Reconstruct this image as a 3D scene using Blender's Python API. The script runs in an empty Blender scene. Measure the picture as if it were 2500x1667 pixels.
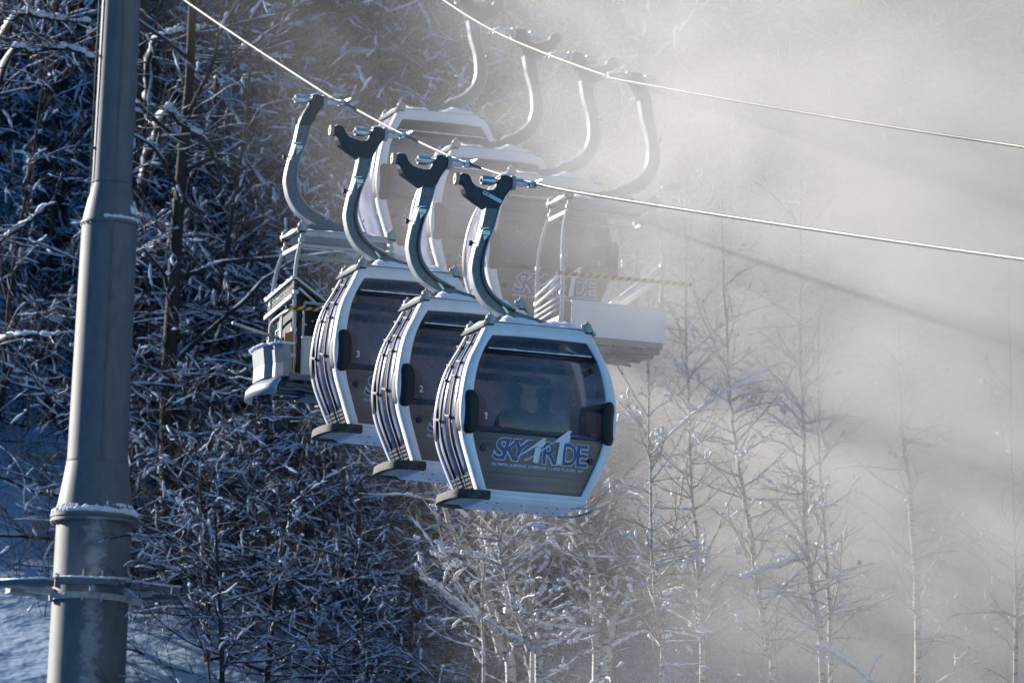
import bpy, math, random
import numpy as np
from mathutils import Vector, Matrix, noise as mnoise

random.seed(7)
RNG = np.random.default_rng(11)
SC = bpy.context.scene
COL = SC.collection
R = math.radians

# ------------------------------------------------------------------ mesh builder
class MB:
    def __init__(s):
        s.v = []; s.q = []; s.t = []; s.n = 0; s.mq = []; s.mt = []; s.poly = []
        s.m = 0
    def add(s, V, Q=None, T=None):
        V = np.asarray(V, float).reshape(-1, 3)
        if Q is not None and len(Q):
            Q = np.asarray(Q, int); s.q.append(Q + s.n); s.mq.append(np.full(len(Q), s.m))
        if T is not None and len(T):
            T = np.asarray(T, int); s.t.append(T + s.n); s.mt.append(np.full(len(T), s.m))
        s.v.append(V); s.n += len(V)
    def box(s, c, size, rot=None):
        x, y, z = [d / 2 for d in size]
        V = np.array([(-x,-y,-z),(x,-y,-z),(x,y,-z),(-x,y,-z),(-x,-y,z),(x,-y,z),(x,y,z),(-x,y,z)])
        if rot is not None:
            V = V @ np.array(rot.to_3x3()).T
        s.add(V + np.array(c), [(0,3,2,1),(4,5,6,7),(0,1,5,4),(1,2,6,5),(2,3,7,6),(3,0,4,7)])
    def bar(s, a, b, w, h, upv=(0,0,1)):
        a = np.array(a, float); b = np.array(b, float); d = b - a; L = np.linalg.norm(d); d /= L
        u = np.array(upv, float); n = np.cross(d, u)
        if np.linalg.norm(n) < 1e-4: n = np.cross(d, (1, 0, 0))
        n /= np.linalg.norm(n); u = np.cross(n, d)
        V = []
        for p in (a, b):
            for i, j in ((-1,-1),(1,-1),(1,1),(-1,1)):
                V.append(p + n*i*w/2 + u*j*h/2)
        s.add(V, [(0,1,2,3),(7,6,5,4),(0,4,5,1),(1,5,6,2),(2,6,7,3),(3,7,4,0)])
    def tube(s, P, r, k=8, caps=True, sx=1.0, closed=False):
        P = np.asarray(P, float); N = len(P)
        r = np.full(N, r) if np.isscalar(r) else np.asarray(r, float)
        d = np.gradient(P, axis=0)
        if closed:
            d = np.roll(P, -1, 0) - np.roll(P, 1, 0)
        d /= (np.linalg.norm(d, axis=1)[:, None] + 1e-9)
        m = d.mean(0)
        ref = np.array((0, 0, 1.)) if abs(d[:, 2]).mean() < .85 else np.array((1., 0.17, 0))
        n1 = np.cross(d, ref); n1 /= (np.linalg.norm(n1, axis=1)[:, None] + 1e-9)
        n2 = np.cross(n1, d)
        a = np.arange(k) * 2 * math.pi / k
        V = P[:, None, :] + r[:, None, None] * (np.cos(a)[None, :, None] * n1[:, None, :] * sx + np.sin(a)[None, :, None] * n2[:, None, :])
        V = V.reshape(-1, 3)
        M = N if closed else N - 1
        i = np.arange(M)[:, None] * k; j = np.arange(k)[None, :]; j2 = (j + 1) % k
        i2 = ((np.arange(M)[:, None] + 1) % N) * k
        Q = np.stack([i + j, i + j2, i2 + j2, i2 + j], -1).reshape(-1, 4)
        T = []
        if caps and not closed:
            V = np.vstack([V, P[0], P[-1]])
            c0, c1 = N * k, N * k + 1
            T = [(c0, (x + 1) % k, x) for x in range(k)] + [(c1, (N-1)*k + x, (N-1)*k + (x+1) % k) for x in range(k)]
        s.add(V, Q, T)
    def lathe(s, prof, c=(0,0,0), k=24, axis='z'):
        # prof: (radius, height)
        a = np.arange(k) * 2 * math.pi / k
        V = []
        for r_, h in prof:
            for t in a:
                p = (r_*math.cos(t), r_*math.sin(t), h)
                if axis == 'x': p = (h, r_*math.cos(t), r_*math.sin(t))
                if axis == 'y': p = (r_*math.cos(t), h, r_*math.sin(t))
                V.append(p)
        Q = [(i*k+j, i*k+(j+1) % k, (i+1)*k+(j+1) % k, (i+1)*k+j) for i in range(len(prof)-1) for j in range(k)]
        s.add(np.array(V) + np.array(c), Q)
    def prism(s, pts, y0, y1, mat=None):
        # polygon in local X-Z, extruded along Y; ear clipping by fan of mathutils
        from mathutils.geometry import tessellate_polygon
        n = len(pts)
        V = [(x, y0, z) for x, z in pts] + [(x, y1, z) for x, z in pts]
        tri = tessellate_polygon([[Vector((x, 0, z)) for x, z in pts]])
        T = [tuple(t) for t in tri] + [tuple(i + n for i in t[::-1]) for t in tri]
        Q = [(i, (i+1) % n, (i+1) % n + n, i + n) for i in range(n)]
        if mat is not None:
            V = [tuple(mat @ Vector(p)) for p in V]
        s.add(V, Q, T)
    def blob(s, c, size, lump=.25, seed=0, sub=2):
        V0, F0 = ICO[sub]
        V = V0.copy()
        rs = np.random.default_rng(abs(int(seed)))
        off = rs.normal(0, 1, (3, 3)); ph = rs.uniform(0, 6, 3)
        dsp = 1 + lump * (np.sin(V @ off[0]*2.2 + ph[0]) + .6*np.sin(V @ off[1]*4 + ph[1]) + .4*np.sin(V @ off[2]*6+ph[2])) * .6
        V = V * dsp[:, None] * np.array(size)
        s.add(V + np.array(c), None, F0)
    def grid(s, P, closed_u=False):
        P = np.asarray(P, float); a, b = P.shape[:2]
        i = np.arange(a if closed_u else a-1)[:, None]; j = np.arange(b-1)[None, :]
        i2 = (i + 1) % a
        Q = np.stack([i*b+j, i2*b+j, i2*b+j+1, i*b+j+1], -1).reshape(-1, 4)
        s.add(P.reshape(-1, 3), Q)
    def slab(s, P, N, th):
        """closed slab from a grid of points P (a,b,3) with thickness th along N (a,b,3)"""
        P = np.asarray(P, float); a, b = P.shape[:2]
        V = np.concatenate([P.reshape(-1, 3), (P - N*th).reshape(-1, 3)])
        i = np.arange(a-1)[:, None]; j = np.arange(b-1)[None, :]
        Q1 = np.stack([i*b+j, (i+1)*b+j, (i+1)*b+j+1, i*b+j+1], -1).reshape(-1, 4)
        Q2 = Q1[:, ::-1] + a*b
        ring = [(i_, 0) for i_ in range(a)] + [(a-1, j_) for j_ in range(1, b)] + [(i_, b-1) for i_ in range(a-2, -1, -1)] + [(0, j_) for j_ in range(b-2, 0, -1)]
        ids = [x*b+y for x, y in ring]; n = len(ids)
        Q3 = [(ids[(k+1) % n], ids[k], ids[k]+a*b, ids[(k+1) % n]+a*b) for k in range(n)]
        s.add(V, np.vstack([Q1, Q2, np.array(Q3)]))
    def build(s, name, mats, parent=None, smooth=True, loc=None, angle=None):
        me = bpy.data.meshes.new(name)
        V = np.vstack(s.v) if s.v else np.zeros((0, 3))
        q = np.vstack(s.q) if s.q else np.zeros((0, 4), int)
        t = np.vstack(s.t) if s.t else np.zeros((0, 3), int)
        nl = q.size + t.size; nf = len(q) + len(t)
        me.vertices.add(len(V)); me.vertices.foreach_set('co', V.astype(np.float32).ravel())
        me.loops.add(nl); me.loops.foreach_set('vertex_index', np.concatenate([q.ravel(), t.ravel()]).astype(np.int32))
        me.polygons.add(nf)
        ls = np.concatenate([np.arange(len(q))*4, q.size + np.arange(len(t))*3]).astype(np.int32)
        me.polygons.foreach_set('loop_start', ls)
        mi = np.concatenate([np.concatenate(s.mq) if s.mq else np.zeros(0, int), np.concatenate(s.mt) if s.mt else np.zeros(0, int)])
        me.polygons.foreach_set('material_index', mi.astype(np.int32))
        me.polygons.foreach_set('use_smooth', np.full(nf, bool(smooth)))
        me.update(calc_edges=True); me.validate()
        if not isinstance(mats, (list, tuple)): mats = [mats]
        for m in mats: me.materials.append(m)
        if smooth and angle:
            try: me.set_sharp_from_angle(angle=R(angle))
            except Exception: pass
        o = bpy.data.objects.new(name, me); COL.objects.link(o)
        if parent is not None: o.parent = parent
        if loc is not None: o.location = loc
        return o

def _ico(sub):
    import bmesh
    bm = bmesh.new(); bmesh.ops.create_icosphere(bm, subdivisions=sub, radius=1)
    V = np.array([v.co[:] for v in bm.verts]); F = np.array([[v.index for v in f.verts] for f in bm.faces]); bm.free()
    return V, F
ICO = {1: _ico(1), 2: _ico(2), 3: _ico(3)}

def props(o, label=None, cat=None, group=None, kind=None):
    if label: o['label'] = label
    if cat: o['category'] = cat
    if group: o['group'] = group
    if kind: o['kind'] = kind
    return o

def empty(name, loc=(0,0,0), rz=0):
    o = bpy.data.objects.new(name, None); COL.objects.link(o)
    o.empty_display_size = .2; o.location = loc; o.rotation_euler = (0, 0, rz)
    return o

def copy_tree(o, parent=None, skip=()):
    c = o.copy(); COL.objects.link(c)
    if parent is not None: c.parent = parent
    for ch in [x for x in o.children]:
        if ch.name.split('.')[0] in skip: continue
        copy_tree(ch, c, skip)
    return c

# ------------------------------------------------------------------ materials
def mat(name, base=(.5,.5,.5), rough=.5, metal=0., spec=.5, coat=0., noise=None, bump=None, sheen=None):
    m = bpy.data.materials.new(name); m.use_nodes = True
    nt = m.node_tree; b = nt.nodes['Principled BSDF']
    b.inputs['Base Color'].default_value = (*base, 1); b.inputs['Roughness'].default_value = rough
    b.inputs['Metallic'].default_value = metal; b.inputs['Specular IOR Level'].default_value = spec
    b.inputs['Coat Weight'].default_value = coat
    tc = nt.nodes.new('ShaderNodeTexCoord')
    if noise:   # (scale, colour2, lo, hi, detail[, stretch])
        mp = nt.nodes.new('ShaderNodeMapping')
        if len(noise) > 5: mp.inputs['Scale'].default_value = noise[5]
        nt.links.new(tc.outputs['Object'], mp.inputs['Vector'])
        n = nt.nodes.new('ShaderNodeTexNoise'); n.inputs['Scale'].default_value = noise[0]; n.inputs['Detail'].default_value = noise[4]
        n.inputs['Roughness'].default_value = .65
        nt.links.new(mp.outputs['Vector'], n.inputs['Vector'])
        cr = nt.nodes.new('ShaderNodeValToRGB')
        cr.color_ramp.elements[0].position = noise[2]; cr.color_ramp.elements[1].position = noise[3]
        cr.color_ramp.elements[0].color = (*base, 1); cr.color_ramp.elements[1].color = (*noise[1], 1)
        nt.links.new(n.outputs['Fac'], cr.inputs['Fac']); nt.links.new(cr.outputs['Color'], b.inputs['Base Color'])
    if bump:    # (scale, strength, distance)
        n2 = nt.nodes.new('ShaderNodeTexNoise'); n2.inputs['Scale'].default_value = bump[0]; n2.inputs['Detail'].default_value = 3
        nt.links.new(tc.outputs['Object'], n2.inputs['Vector'])
        bp = nt.nodes.new('ShaderNodeBump'); bp.inputs['Strength'].default_value = bump[1]; bp.inputs['Distance'].default_value = bump[2]
        nt.links.new(n2.outputs['Fac'], bp.inputs['Height']); nt.links.new(bp.outputs['Normal'], b.inputs['Normal'])
    return m

M = {}
M['white'] = mat('white_paint', (.87,.87,.87), .36, coat=.2, noise=(2.5, (.66,.67,.66), .48, .82, 7), bump=(60, .06, .004))
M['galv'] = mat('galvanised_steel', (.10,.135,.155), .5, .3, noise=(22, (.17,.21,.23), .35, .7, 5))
M['galv_light_and_sunlit_rim'] = mat('pale_steel_and_sunlit_rims', (.44,.47,.47), .5, .1, noise=(12, (.56,.60,.60), .35, .7, 4))
M['zinc'] = mat('zinc_plated_steel', (.55,.60,.62), .28, .85, noise=(30, (.4,.46,.5), .4, .7, 2))
M['cast'] = mat('dark_cast_iron', (.022,.034,.045), .5, .2, noise=(14, (.04,.055,.07), .4, .7, 3))
M['rubber'] = mat('black_rubber', (.012,.012,.013), .62, noise=(30, (.03,.03,.03), .5, .8, 3))
M['bumper'] = mat('worn_bumper_rubber', (.035,.034,.032), .75, noise=(9, (.12,.115,.10), .45, .75, 5), bump=(30, .4, .01))
M['black'] = mat('black_plastic', (.01,.01,.012), .35)
M['seal'] = mat('black_seal', (.008,.008,.01), .45)
M['rail'] = mat('grey_aluminium_rail', (.13,.14,.165), .55, .1)
M['beige'] = mat('beige_polyurethane', (.50,.42,.32), .6)
M['capgrey'] = mat('pale_grey_plastic', (.42,.44,.42), .55, noise=(12, (.34,.36,.34), .4, .7, 2))
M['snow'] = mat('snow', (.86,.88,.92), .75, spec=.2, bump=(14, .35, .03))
M['shade_tree_snow'] = mat('shade_tinted_tree_snow', (.50,.62,.80), .8, spec=.15, bump=(14, .35, .03))  # snow made darker and bluer: the wood's shade is painted into this colour
M['shade_tinted_slope_snow'] = mat('shade_tinted_slope_snow', (.46,.58,.72), .8, spec=.2, noise=(.35, (.38,.48,.62), .4, .7, 6), bump=(1.2, .5, .3))  # ground snow tinted blue-grey, with the slope's shade put into the colour
M['bark'] = mat('grey_brown_bark', (.030,.025,.023), .9, noise=(4, (.06,.055,.05), .4, .7, 6, (1,1,.25)), bump=(30, .6, .02))
M['twig'] = mat('brown_twigs', (.028,.021,.018), .85, noise=(2.6, (.15,.20,.28), .56, .68, 4))
M['twig_pale'] = mat('pale_birch_twigs', (.30,.26,.22), .7, noise=(3, (.42,.37,.31), .4, .7, 2))
M['needle'] = mat('dark_hemlock_needles', (.014,.019,.016), .8, noise=(2, (.026,.033,.027), .4, .7, 3))
M['interior'] = mat('dark_interior', (.02,.022,.026), .7)
M['cloth'] = mat('dark_jacket_cloth', (.015,.016,.022), .9)
M['skin'] = mat('skin', (.35,.2,.15), .6)
M['bin'] = mat('grey_bin_sheet', (.30,.33,.34), .5, .2, noise=(6, (.22,.25,.27), .4, .7, 4))
M['sheet'] = mat('sheet_metal', (.42,.45,.47), .38, .45, noise=(2, (.45,.49,.52), .4, .7, 3, (.3,1,3)))
M['orange'] = mat('hazard_yellow', (.72,.36,.03), .6)
M['navy'] = mat('navy_lettering', (.085,.11,.24), .5)
M['letter'] = mat('white_lettering', (.80,.82,.88), .5)
M['sticker'] = mat('white_sticker', (.6,.68,.76), .5)
M['yellow'] = mat('yellow_tag', (.75,.5,.12), .6)
M['gold'] = mat('brass_tinted_metal', (.22,.14,.07), .4, .6)

def birch_mat():
    m = mat('birch_bark', (.62,.58,.52), .7)
    nt = m.node_tree; b = nt.nodes['Principled BSDF']
    tc = nt.nodes.new('ShaderNodeTexCoord'); mp = nt.nodes.new('ShaderNodeMapping'); mp.inputs['Scale'].default_value = (3, 3, 11)
    n = nt.nodes.new('ShaderNodeTexNoise'); n.inputs['Scale'].default_value = 2.5; n.inputs['Detail'].default_value = 4
    cr = nt.nodes.new('ShaderNodeValToRGB'); cr.color_ramp.elements[0].position = .36; cr.color_ramp.elements[1].position = .47
    cr.color_ramp.elements[0].color = (.09,.075,.06,1); cr.color_ramp.elements[1].color = (.60,.56,.50,1)
    nt.links.new(tc.outputs['Object'], mp.inputs['Vector']); nt.links.new(mp.outputs['Vector'], n.inputs['Vector'])
    nt.links.new(n.outputs['Fac'], cr.inputs['Fac']); nt.links.new(cr.outputs['Color'], b.inputs['Base Color'])
    return m
M['birch'] = birch_mat()

def glass_mat(name, tint, dust, dustcol, gloss=.10, frost=0.0, rough=.03, gmax=.26, through=.5):
    """tinted see-through plastic: tinted transparent + a film of dust / frost + mirror reflection"""
    m = bpy.data.materials.new(name); m.use_nodes = True; nt = m.node_tree
    for n in list(nt.nodes): nt.nodes.remove(n)
    out = nt.nodes.new('ShaderNodeOutputMaterial')
    tr = nt.nodes.new('ShaderNodeBsdfTransparent'); tr.inputs['Color'].default_value = (*tint, 1)
    df = nt.nodes.new('ShaderNodeBsdfDiffuse'); df.inputs['Color'].default_value = (*dustcol, 1)
    gl = nt.nodes.new('ShaderNodeBsdfGlossy'); gl.inputs['Roughness'].default_value = rough; gl.inputs['Color'].default_value = (.9,.92,1,1)
    tl = nt.nodes.new('ShaderNodeBsdfTranslucent'); tl.inputs['Color'].default_value = (*dustcol, 1)
    m0 = nt.nodes.new('ShaderNodeMixShader'); nt.links.new(df.outputs[0], m0.inputs[1]); nt.links.new(tl.outputs[0], m0.inputs[2]); m0.inputs['Fac'].default_value = through
    m1 = nt.nodes.new('ShaderNodeMixShader'); m2 = nt.nodes.new('ShaderNodeMixShader')
    tc = nt.nodes.new('ShaderNodeTexCoord')
    n = nt.nodes.new('ShaderNodeTexNoise'); n.inputs['Scale'].default_value = 2.2; n.inputs['Detail'].default_value = 5
    nt.links.new(tc.outputs['Object'], n.inputs['Vector'])
    r = nt.nodes.new('ShaderNodeMapRange'); r.inputs['From Min'].default_value = .35; r.inputs['From Max'].default_value = .75
    r.inputs['To Min'].default_value = dust*.5; r.inputs['To Max'].default_value = dust*1.6
    nt.links.new(n.outputs['Fac'], r.inputs['Value'])
    fac = r.outputs['Result']
    if frost:
        v = nt.nodes.new('ShaderNodeTexNoise'); v.inputs['Scale'].default_value = 42; v.inputs['Detail'].default_value = 3
        nt.links.new(tc.outputs['Object'], v.inputs['Vector'])
        n3 = nt.nodes.new('ShaderNodeTexNoise'); n3.inputs['Scale'].default_value = 1.7; n3.inputs['Detail'].default_value = 2
        nt.links.new(tc.outputs['Object'], n3.inputs['Vector'])
        ad = nt.nodes.new('ShaderNodeMath'); ad.operation = 'MULTIPLY_ADD'; ad.inputs[1].default_value = .75
        nt.links.new(n3.outputs['Fac'], ad.inputs[0]); nt.links.new(v.outputs['Fac'], ad.inputs[2])
        r3 = nt.nodes.new('ShaderNodeMapRange'); r3.inputs['From Min'].default_value = 1.02; r3.inputs['From Max'].default_value = 1.12
        r3.inputs['To Max'].default_value = frost
        nt.links.new(ad.outputs['Value'], r3.inputs['Value'])
        mx = nt.nodes.new('ShaderNodeMath'); mx.operation = 'MAXIMUM'
        nt.links.new(fac, mx.inputs[0]); nt.links.new(r3.outputs['Result'], mx.inputs[1]); fac = mx.outputs['Value']
    nt.links.new(fac, m1.inputs['Fac']); nt.links.new(tr.outputs[0], m1.inputs[1]); nt.links.new(m0.outputs[0], m1.inputs[2])
    lw = nt.nodes.new('ShaderNodeLayerWeight'); lw.inputs['Blend'].default_value = .25
    mr = nt.nodes.new('ShaderNodeMapRange'); mr.inputs['To Min'].default_value = gloss; mr.inputs['To Max'].default_value = gmax
    nt.links.new(lw.outputs['Fresnel'], mr.inputs['Value'])
    nt.links.new(mr.outputs['Result'], m2.inputs['Fac']); nt.links.new(m1.outputs[0], m2.inputs[1]); nt.links.new(gl.outputs[0], m2.inputs[2])
    nt.links.new(m2.outputs[0], out.inputs['Surface'])
    return m
M['glass'] = glass_mat('smoked_window_glass', (.60,.59,.64), .36, (.38,.37,.39), .04, frost=.55)
M['glass_top'] = glass_mat('snow_dusted_glass', (.35,.34,.38), .16, (.6,.6,.66), .05, frost=.9)
M['door_glass'] = glass_mat('dusty_door_glass', (.30,.30,.38), .72, (.50,.52,.66), .06, rough=.15, through=.2)
M['panel'] = mat('smoked_lower_panel', (.25,.19,.155), .62, spec=.3, noise=(1.6, (.35,.275,.23), .35, .7, 4, (.35,1,5)))

# ------------------------------------------------------------------ camera and light
F_PX = 19000.0
PITCH = R(9.0); ROLL = R(2.5)
cam_d = bpy.data.cameras.new('camera'); cam = bpy.data.objects.new('camera', cam_d); COL.objects.link(cam)
cam_d.sensor_width = 36; cam_d.lens = 36 * F_PX / 2352; cam_d.clip_start = 1; cam_d.clip_end = 2000
cam.matrix_world = Matrix.Rotation(PITCH + math.pi/2, 4, 'X') @ Matrix.Rotation(ROLL, 4, 'Z')
cam_d.dof.use_dof = True; cam_d.dof.focus_distance = 103; cam_d.dof.aperture_fstop = 3.8
SC.camera = cam

SUN_AZ = R(-54)      # from +Y towards -X
SUN_EL = R(19)
sd = Vector((math.sin(SUN_AZ)*math.cos(SUN_EL), math.cos(SUN_AZ)*math.cos(SUN_EL), math.sin(SUN_EL)))
sun_d = bpy.data.lights.new('sun', 'SUN'); sun = bpy.data.objects.new('sun', sun_d); COL.objects.link(sun)
sun_d.energy = 5.0; sun_d.angle = R(.5); sun_d.color = (1, .92, .82)
sun.rotation_euler = sd.to_track_quat('Z', 'Y').to_euler(); sun.location = (-40, 60, 60)
w = bpy.data.worlds.new('World'); SC.world = w; w.use_nodes = True
nt = w.node_tree; bg = nt.nodes['Background']
sky = nt.nodes.new('ShaderNodeTexSky'); sky.sky_type = 'NISHITA'; sky.sun_disc = False
sky.sun_elevation = SUN_EL; sky.sun_rotation = SUN_AZ
sky.altitude = 600; sky.air_density = 1.0; sky.dust_density = .3; sky.ozone_density = 2.5
hs = nt.nodes.new('ShaderNodeHueSaturation'); hs.inputs['Saturation'].default_value = 1.35
nt.links.new(sky.outputs[0], hs.inputs['Color']); nt.links.new(hs.outputs[0], bg.inputs['Color']); bg.inputs['Strength'].default_value = .092

# ------------------------------------------------------------------ terrain
def ss(a, b, x):
    t = np.clip((x-a)/(b-a), 0, 1); return t*t*(3-2*t)
def ground_z(x, y):
    x = np.asarray(x, float); y = np.asarray(y, float)
    z = -1.8 + 9.6*ss(50, 125, y)
    z = z + .47*np.maximum(0, y-116) - .0*x
    q = x*.588+y*.809
    z = z + 34*ss(107.5, 118, q)*ss(-22, -60, x)          # added unseen hill shoulder, shaped to keep the sun off the wood
    z = z + 8*ss(15, 70, x)*ss(120, 190, y)
    z = np.maximum(z, 80*ss(-105, -165, x)-2)           # added unseen ridge, raised to put the valley floor in shadow
    return z
def make_ground():
    xs = np.concatenate([np.linspace(-420, -60, 60), np.linspace(-57, 57, 77), np.linspace(60, 420, 30)])
    ys = np.concatenate([np.linspace(-300, 90, 34), np.linspace(93, 210, 80), np.linspace(215, 700, 50)])
    X, Y = np.meshgrid(xs, ys, indexing='ij')
    Z = ground_z(X, np.minimum(Y, 330))
    nz = np.array([[mnoise.fractal((x*.12, y*.12, 0), 1, 2, 4) for y in ys] for x in xs])
    Z = Z + nz*.55*ss(100, 130, Y)
    b = MB(); b.grid(np.stack([X, Y, Z], -1))
    o = b.build('ground', M['shade_tinted_slope_snow'])
    props(o, kind='structure')
make_ground()

# ------------------------------------------------------------------ gondola cabin
def interp(tab, z):
    zs = np.array([t[0] for t in tab])[::-1]; vs = np.array([t[1] for t in tab])[::-1]
    # smooth (pchip-like) by sampling a catmull curve
    z = np.asarray(z, float)
    i = np.clip(np.searchsorted(zs, z) - 1, 0, len(zs)-2)
    m = np.gradient(vs, zs)
    h = zs[i+1]-zs[i]; t = np.clip((z-zs[i])/h, 0, 1)
    return (2*t**3-3*t**2+1)*vs[i] + (t**3-2*t**2+t)*h*m[i] + (-2*t**3+3*t**2)*vs[i+1] + (t**3-t**2)*h*m[i+1]
W_OUT = [(.02,.655),(-.06,.70),(-.20,.765),(-.45,.89),(-.87,.985),(-1.2,.995),(-1.38,.965),(-1.74,.835),(-2.0,.725),(-2.10,.68)]
W_IN = [(-.14,.605),(-.30,.70),(-.45,.765),(-.70,.825),(-1.0,.852),(-1.2,.853),(-1.45,.815),(-1.75,.715),(-2.03,.602)]
Y_F = [(.02,.44),(-.14,.47),(-.45,.535),(-.87,.585),(-1.2,.595),(-1.5,.58),(-1.8,.54),(-2.10,.48)]
wo = lambda z: interp(W_OUT, z)
wi = lambda z: interp(W_IN, z)
yf = lambda z: interp(Y_F, z)
ZT_I, ZB_I, ZT_O, ZB_O = -.14, -2.03, .02, -2.10

def end_frame(b, sgn):
    """white moulded frame round one end; sgn -1 = front, +1 = back"""
    inner, outer = [], []
    n = 26
    for t in np.linspace(0, 1, n):            # left side going up
        inner.append((-float(wi(ZB_I+(ZT_I-ZB_I)*t)), ZB_I+(ZT_I-ZB_I)*t)); outer.append((-float(wo(ZB_O+(ZT_O-ZB_O)*t)), ZB_O+(ZT_O-ZB_O)*t))
    for t in np.linspace(0, 1, 12)[1:-1]:
        inner.append((-.605+1.21*t, ZT_I+.012*math.sin(math.pi*t))); outer.append((-.655+1.31*t, ZT_O+.02*math.sin(math.pi*t)))
    for t in np.linspace(1, 0, n):
        inner.append((float(wi(ZB_I+(ZT_I-ZB_I)*t)), ZB_I+(ZT_I-ZB_I)*t)); outer.append((float(wo(ZB_O+(ZT_O-ZB_O)*t)), ZB_O+(ZT_O-ZB_O)*t))
    for t in np.linspace(1, 0, 12)[1:-1]:
        inner.append((-.602+1.204*t, ZB_I)); outer.append((-.68+1.36*t, ZB_O))
    inner = np.array(inner); outer = np.array(outer); d = outer-inner; L = np.linalg.norm(d, axis=1)[:, None]; dn = d/L
    rows = []
    rc = np.minimum(.05, L[:, 0]*.45)
    def pt(off_in, off_out, dy):
        # mix by absolute distance from outer
        p = outer - dn*off_out[:, None] if off_in is None else inner + dn*off_in[:, None]
        y = -(yf(p[:, 1]) + dy)
        return np.stack([p[:, 0], y*(-sgn)*-1 if False else (sgn*(yf(p[:, 1])+dy)), p[:, 1]], -1)
    z0 = np.zeros(len(inner))
    rows.append(pt(z0, None, -.05)); rows.append(pt(z0, None, -.004)); rows.append(pt(z0+.008, None, .004))
    rows.append(pt(None, rc*1.6, .008)); rows.append(pt(None, rc, .004))
    for a in (22, 45, 67, 90):
        a = R(a); rows.append(pt(None, rc*(1-math.sin(a)), .004-.055*(1-math.cos(a))))
    rows.append(pt(None, z0, -.15)); rows.append(pt(None, z0+.03, -.155)); rows.append(pt(None, z0+.04, -.06))
    P = np.stack(rows, 1)
    if sgn > 0: P = P[:, ::-1]
    b.grid(P, closed_u=True)

def side_patch(b, side, y0, y1, z0, z1, off=0., th=.02, nz=14, ny=2, taper=None):
    """curved slab that follows the barrel side of the cabin. off = outwards offset"""
    zs = np.linspace(z0, z1, nz); ys = np.linspace(0, 1, ny)
    P = np.zeros((nz, ny, 3)); N = np.zeros((nz, ny, 3))
    for i, z in enumerate(zs):
        w_ = float(wo(z)) - .012; dz = (float(wo(z+.02)) - float(wo(z-.02)))/.04
        nx, nz_ = 1/math.hypot(1, dz), -dz/math.hypot(1, dz)
        s_ = (float(yf(z))-.13)/.465
        for j, t in enumerate(ys):
            y = (y0+(y1-y0)*t)
            if taper: y *= s_
            P[i, j] = (side*(w_+off*nx), y, z+off*nz_); N[i, j] = (side*nx, 0, nz_)
    if side < 0: P = P[::-1]; N = N[::-1]
    b.slab(P, N, th)

def pane_patch(b, sgn, z0, z1, inset=.0, dy=-.03, th=.015, nz=16, x0=None, x1=None):
    zs = np.linspace(z0, z1, nz); P = np.zeros((nz, 3, 3)); N = np.zeros((nz, 3, 3))
    for i, z in enumerate(zs):
        w_ = float(wi(z))+.006-inset
        for j, t in enumerate((-1, 0, 1)):
            x = w_*t
            if x0 is not None: x = x0+(x1-x0)*(j/2)
            P[i, j] = (x, sgn*(float(yf(z))+dy), z); N[i, j] = (0, sgn, 0)
    if sgn < 0: P = P[::-1]; N = N[::-1]
    P = P[::-1]; 
    b.slab(P, N, th)

def text_mesh(body, size, mt, extrude=.002, offset=0., sx=1., shear=0., spacing=1.0, align='LEFT'):
    cu = bpy.data.curves.new('t', 'FONT'); cu.body = body; cu.size = size; cu.extrude = extrude; cu.offset = offset
    cu.shear = shear; cu.space_character = spacing; cu.align_x = align; cu.resolution_u = 4
    o = bpy.data.objects.new('t', cu); COL.objects.link(o)
    dg = bpy.context.evaluated_depsgraph_get(); me = bpy.data.meshes.new_from_object(o.evaluated_get(dg))
    bpy.data.objects.remove(o); bpy.data.curves.remove(cu)
    me.transform(Matrix.Diagonal((sx, 1, 1, 1)))
    me.materials.clear(); me.materials.append(mt)
    return me

def place_text(me, name, parent, x, z, w_=None, h=None, sgn=-1, y=None, layer=0.):
    """stand the flat lettering on the end face; fits it into w_ x h when given"""
    co = np.array([v.co[:] for v in me.vertices]); mn = co.min(0); mx = co.max(0)
    sx = w_/(mx[0]-mn[0]) if w_ else 1; sz = h/(mx[1]-mn[1]) if h else 1
    for v in me.vertices:
        lx = (v.co.x-mn[0])*sx+x; lz = (v.co.y-mn[1])*sz+z
        yy = float(yf(lz))-.028+layer+v.co.z
        v.co = (lx if sgn < 0 else -lx, sgn*yy, lz)
    o = bpy.data.objects.new(name, me); COL.objects.link(o); o.parent = parent
    return o

def flat_poly(pts, name, mt, parent, sgn=-1, layer=0., dense=True):
    b = MB(); n = len(pts)
    from mathutils.geometry import tessellate_polygon
    tri = tessellate_polygon([[Vector((x, z, 0)) for x, z in pts]])
    V = []
    for dy in (.004, 0):
        for x, z in pts:
            yy = float(yf(z))-.028+layer+dy
            V.append((x if sgn < 0 else -x, sgn*yy, z))
    T = [tuple(t) for t in tri]+[tuple(i+n for i in t[::-1]) for t in tri]
    Q = [(i, (i+1) % n, (i+1) % n+n, i+n) for i in range(n)]
    b.add(V, Q, T)
    return b

def LG(px, py):
    """logo grid (source drawing units) to cabin X, Z"""
    return (-.560+(px-325)*.000776, -1.670+((655+(px-325)*.083)-py)*.000776)

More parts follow.
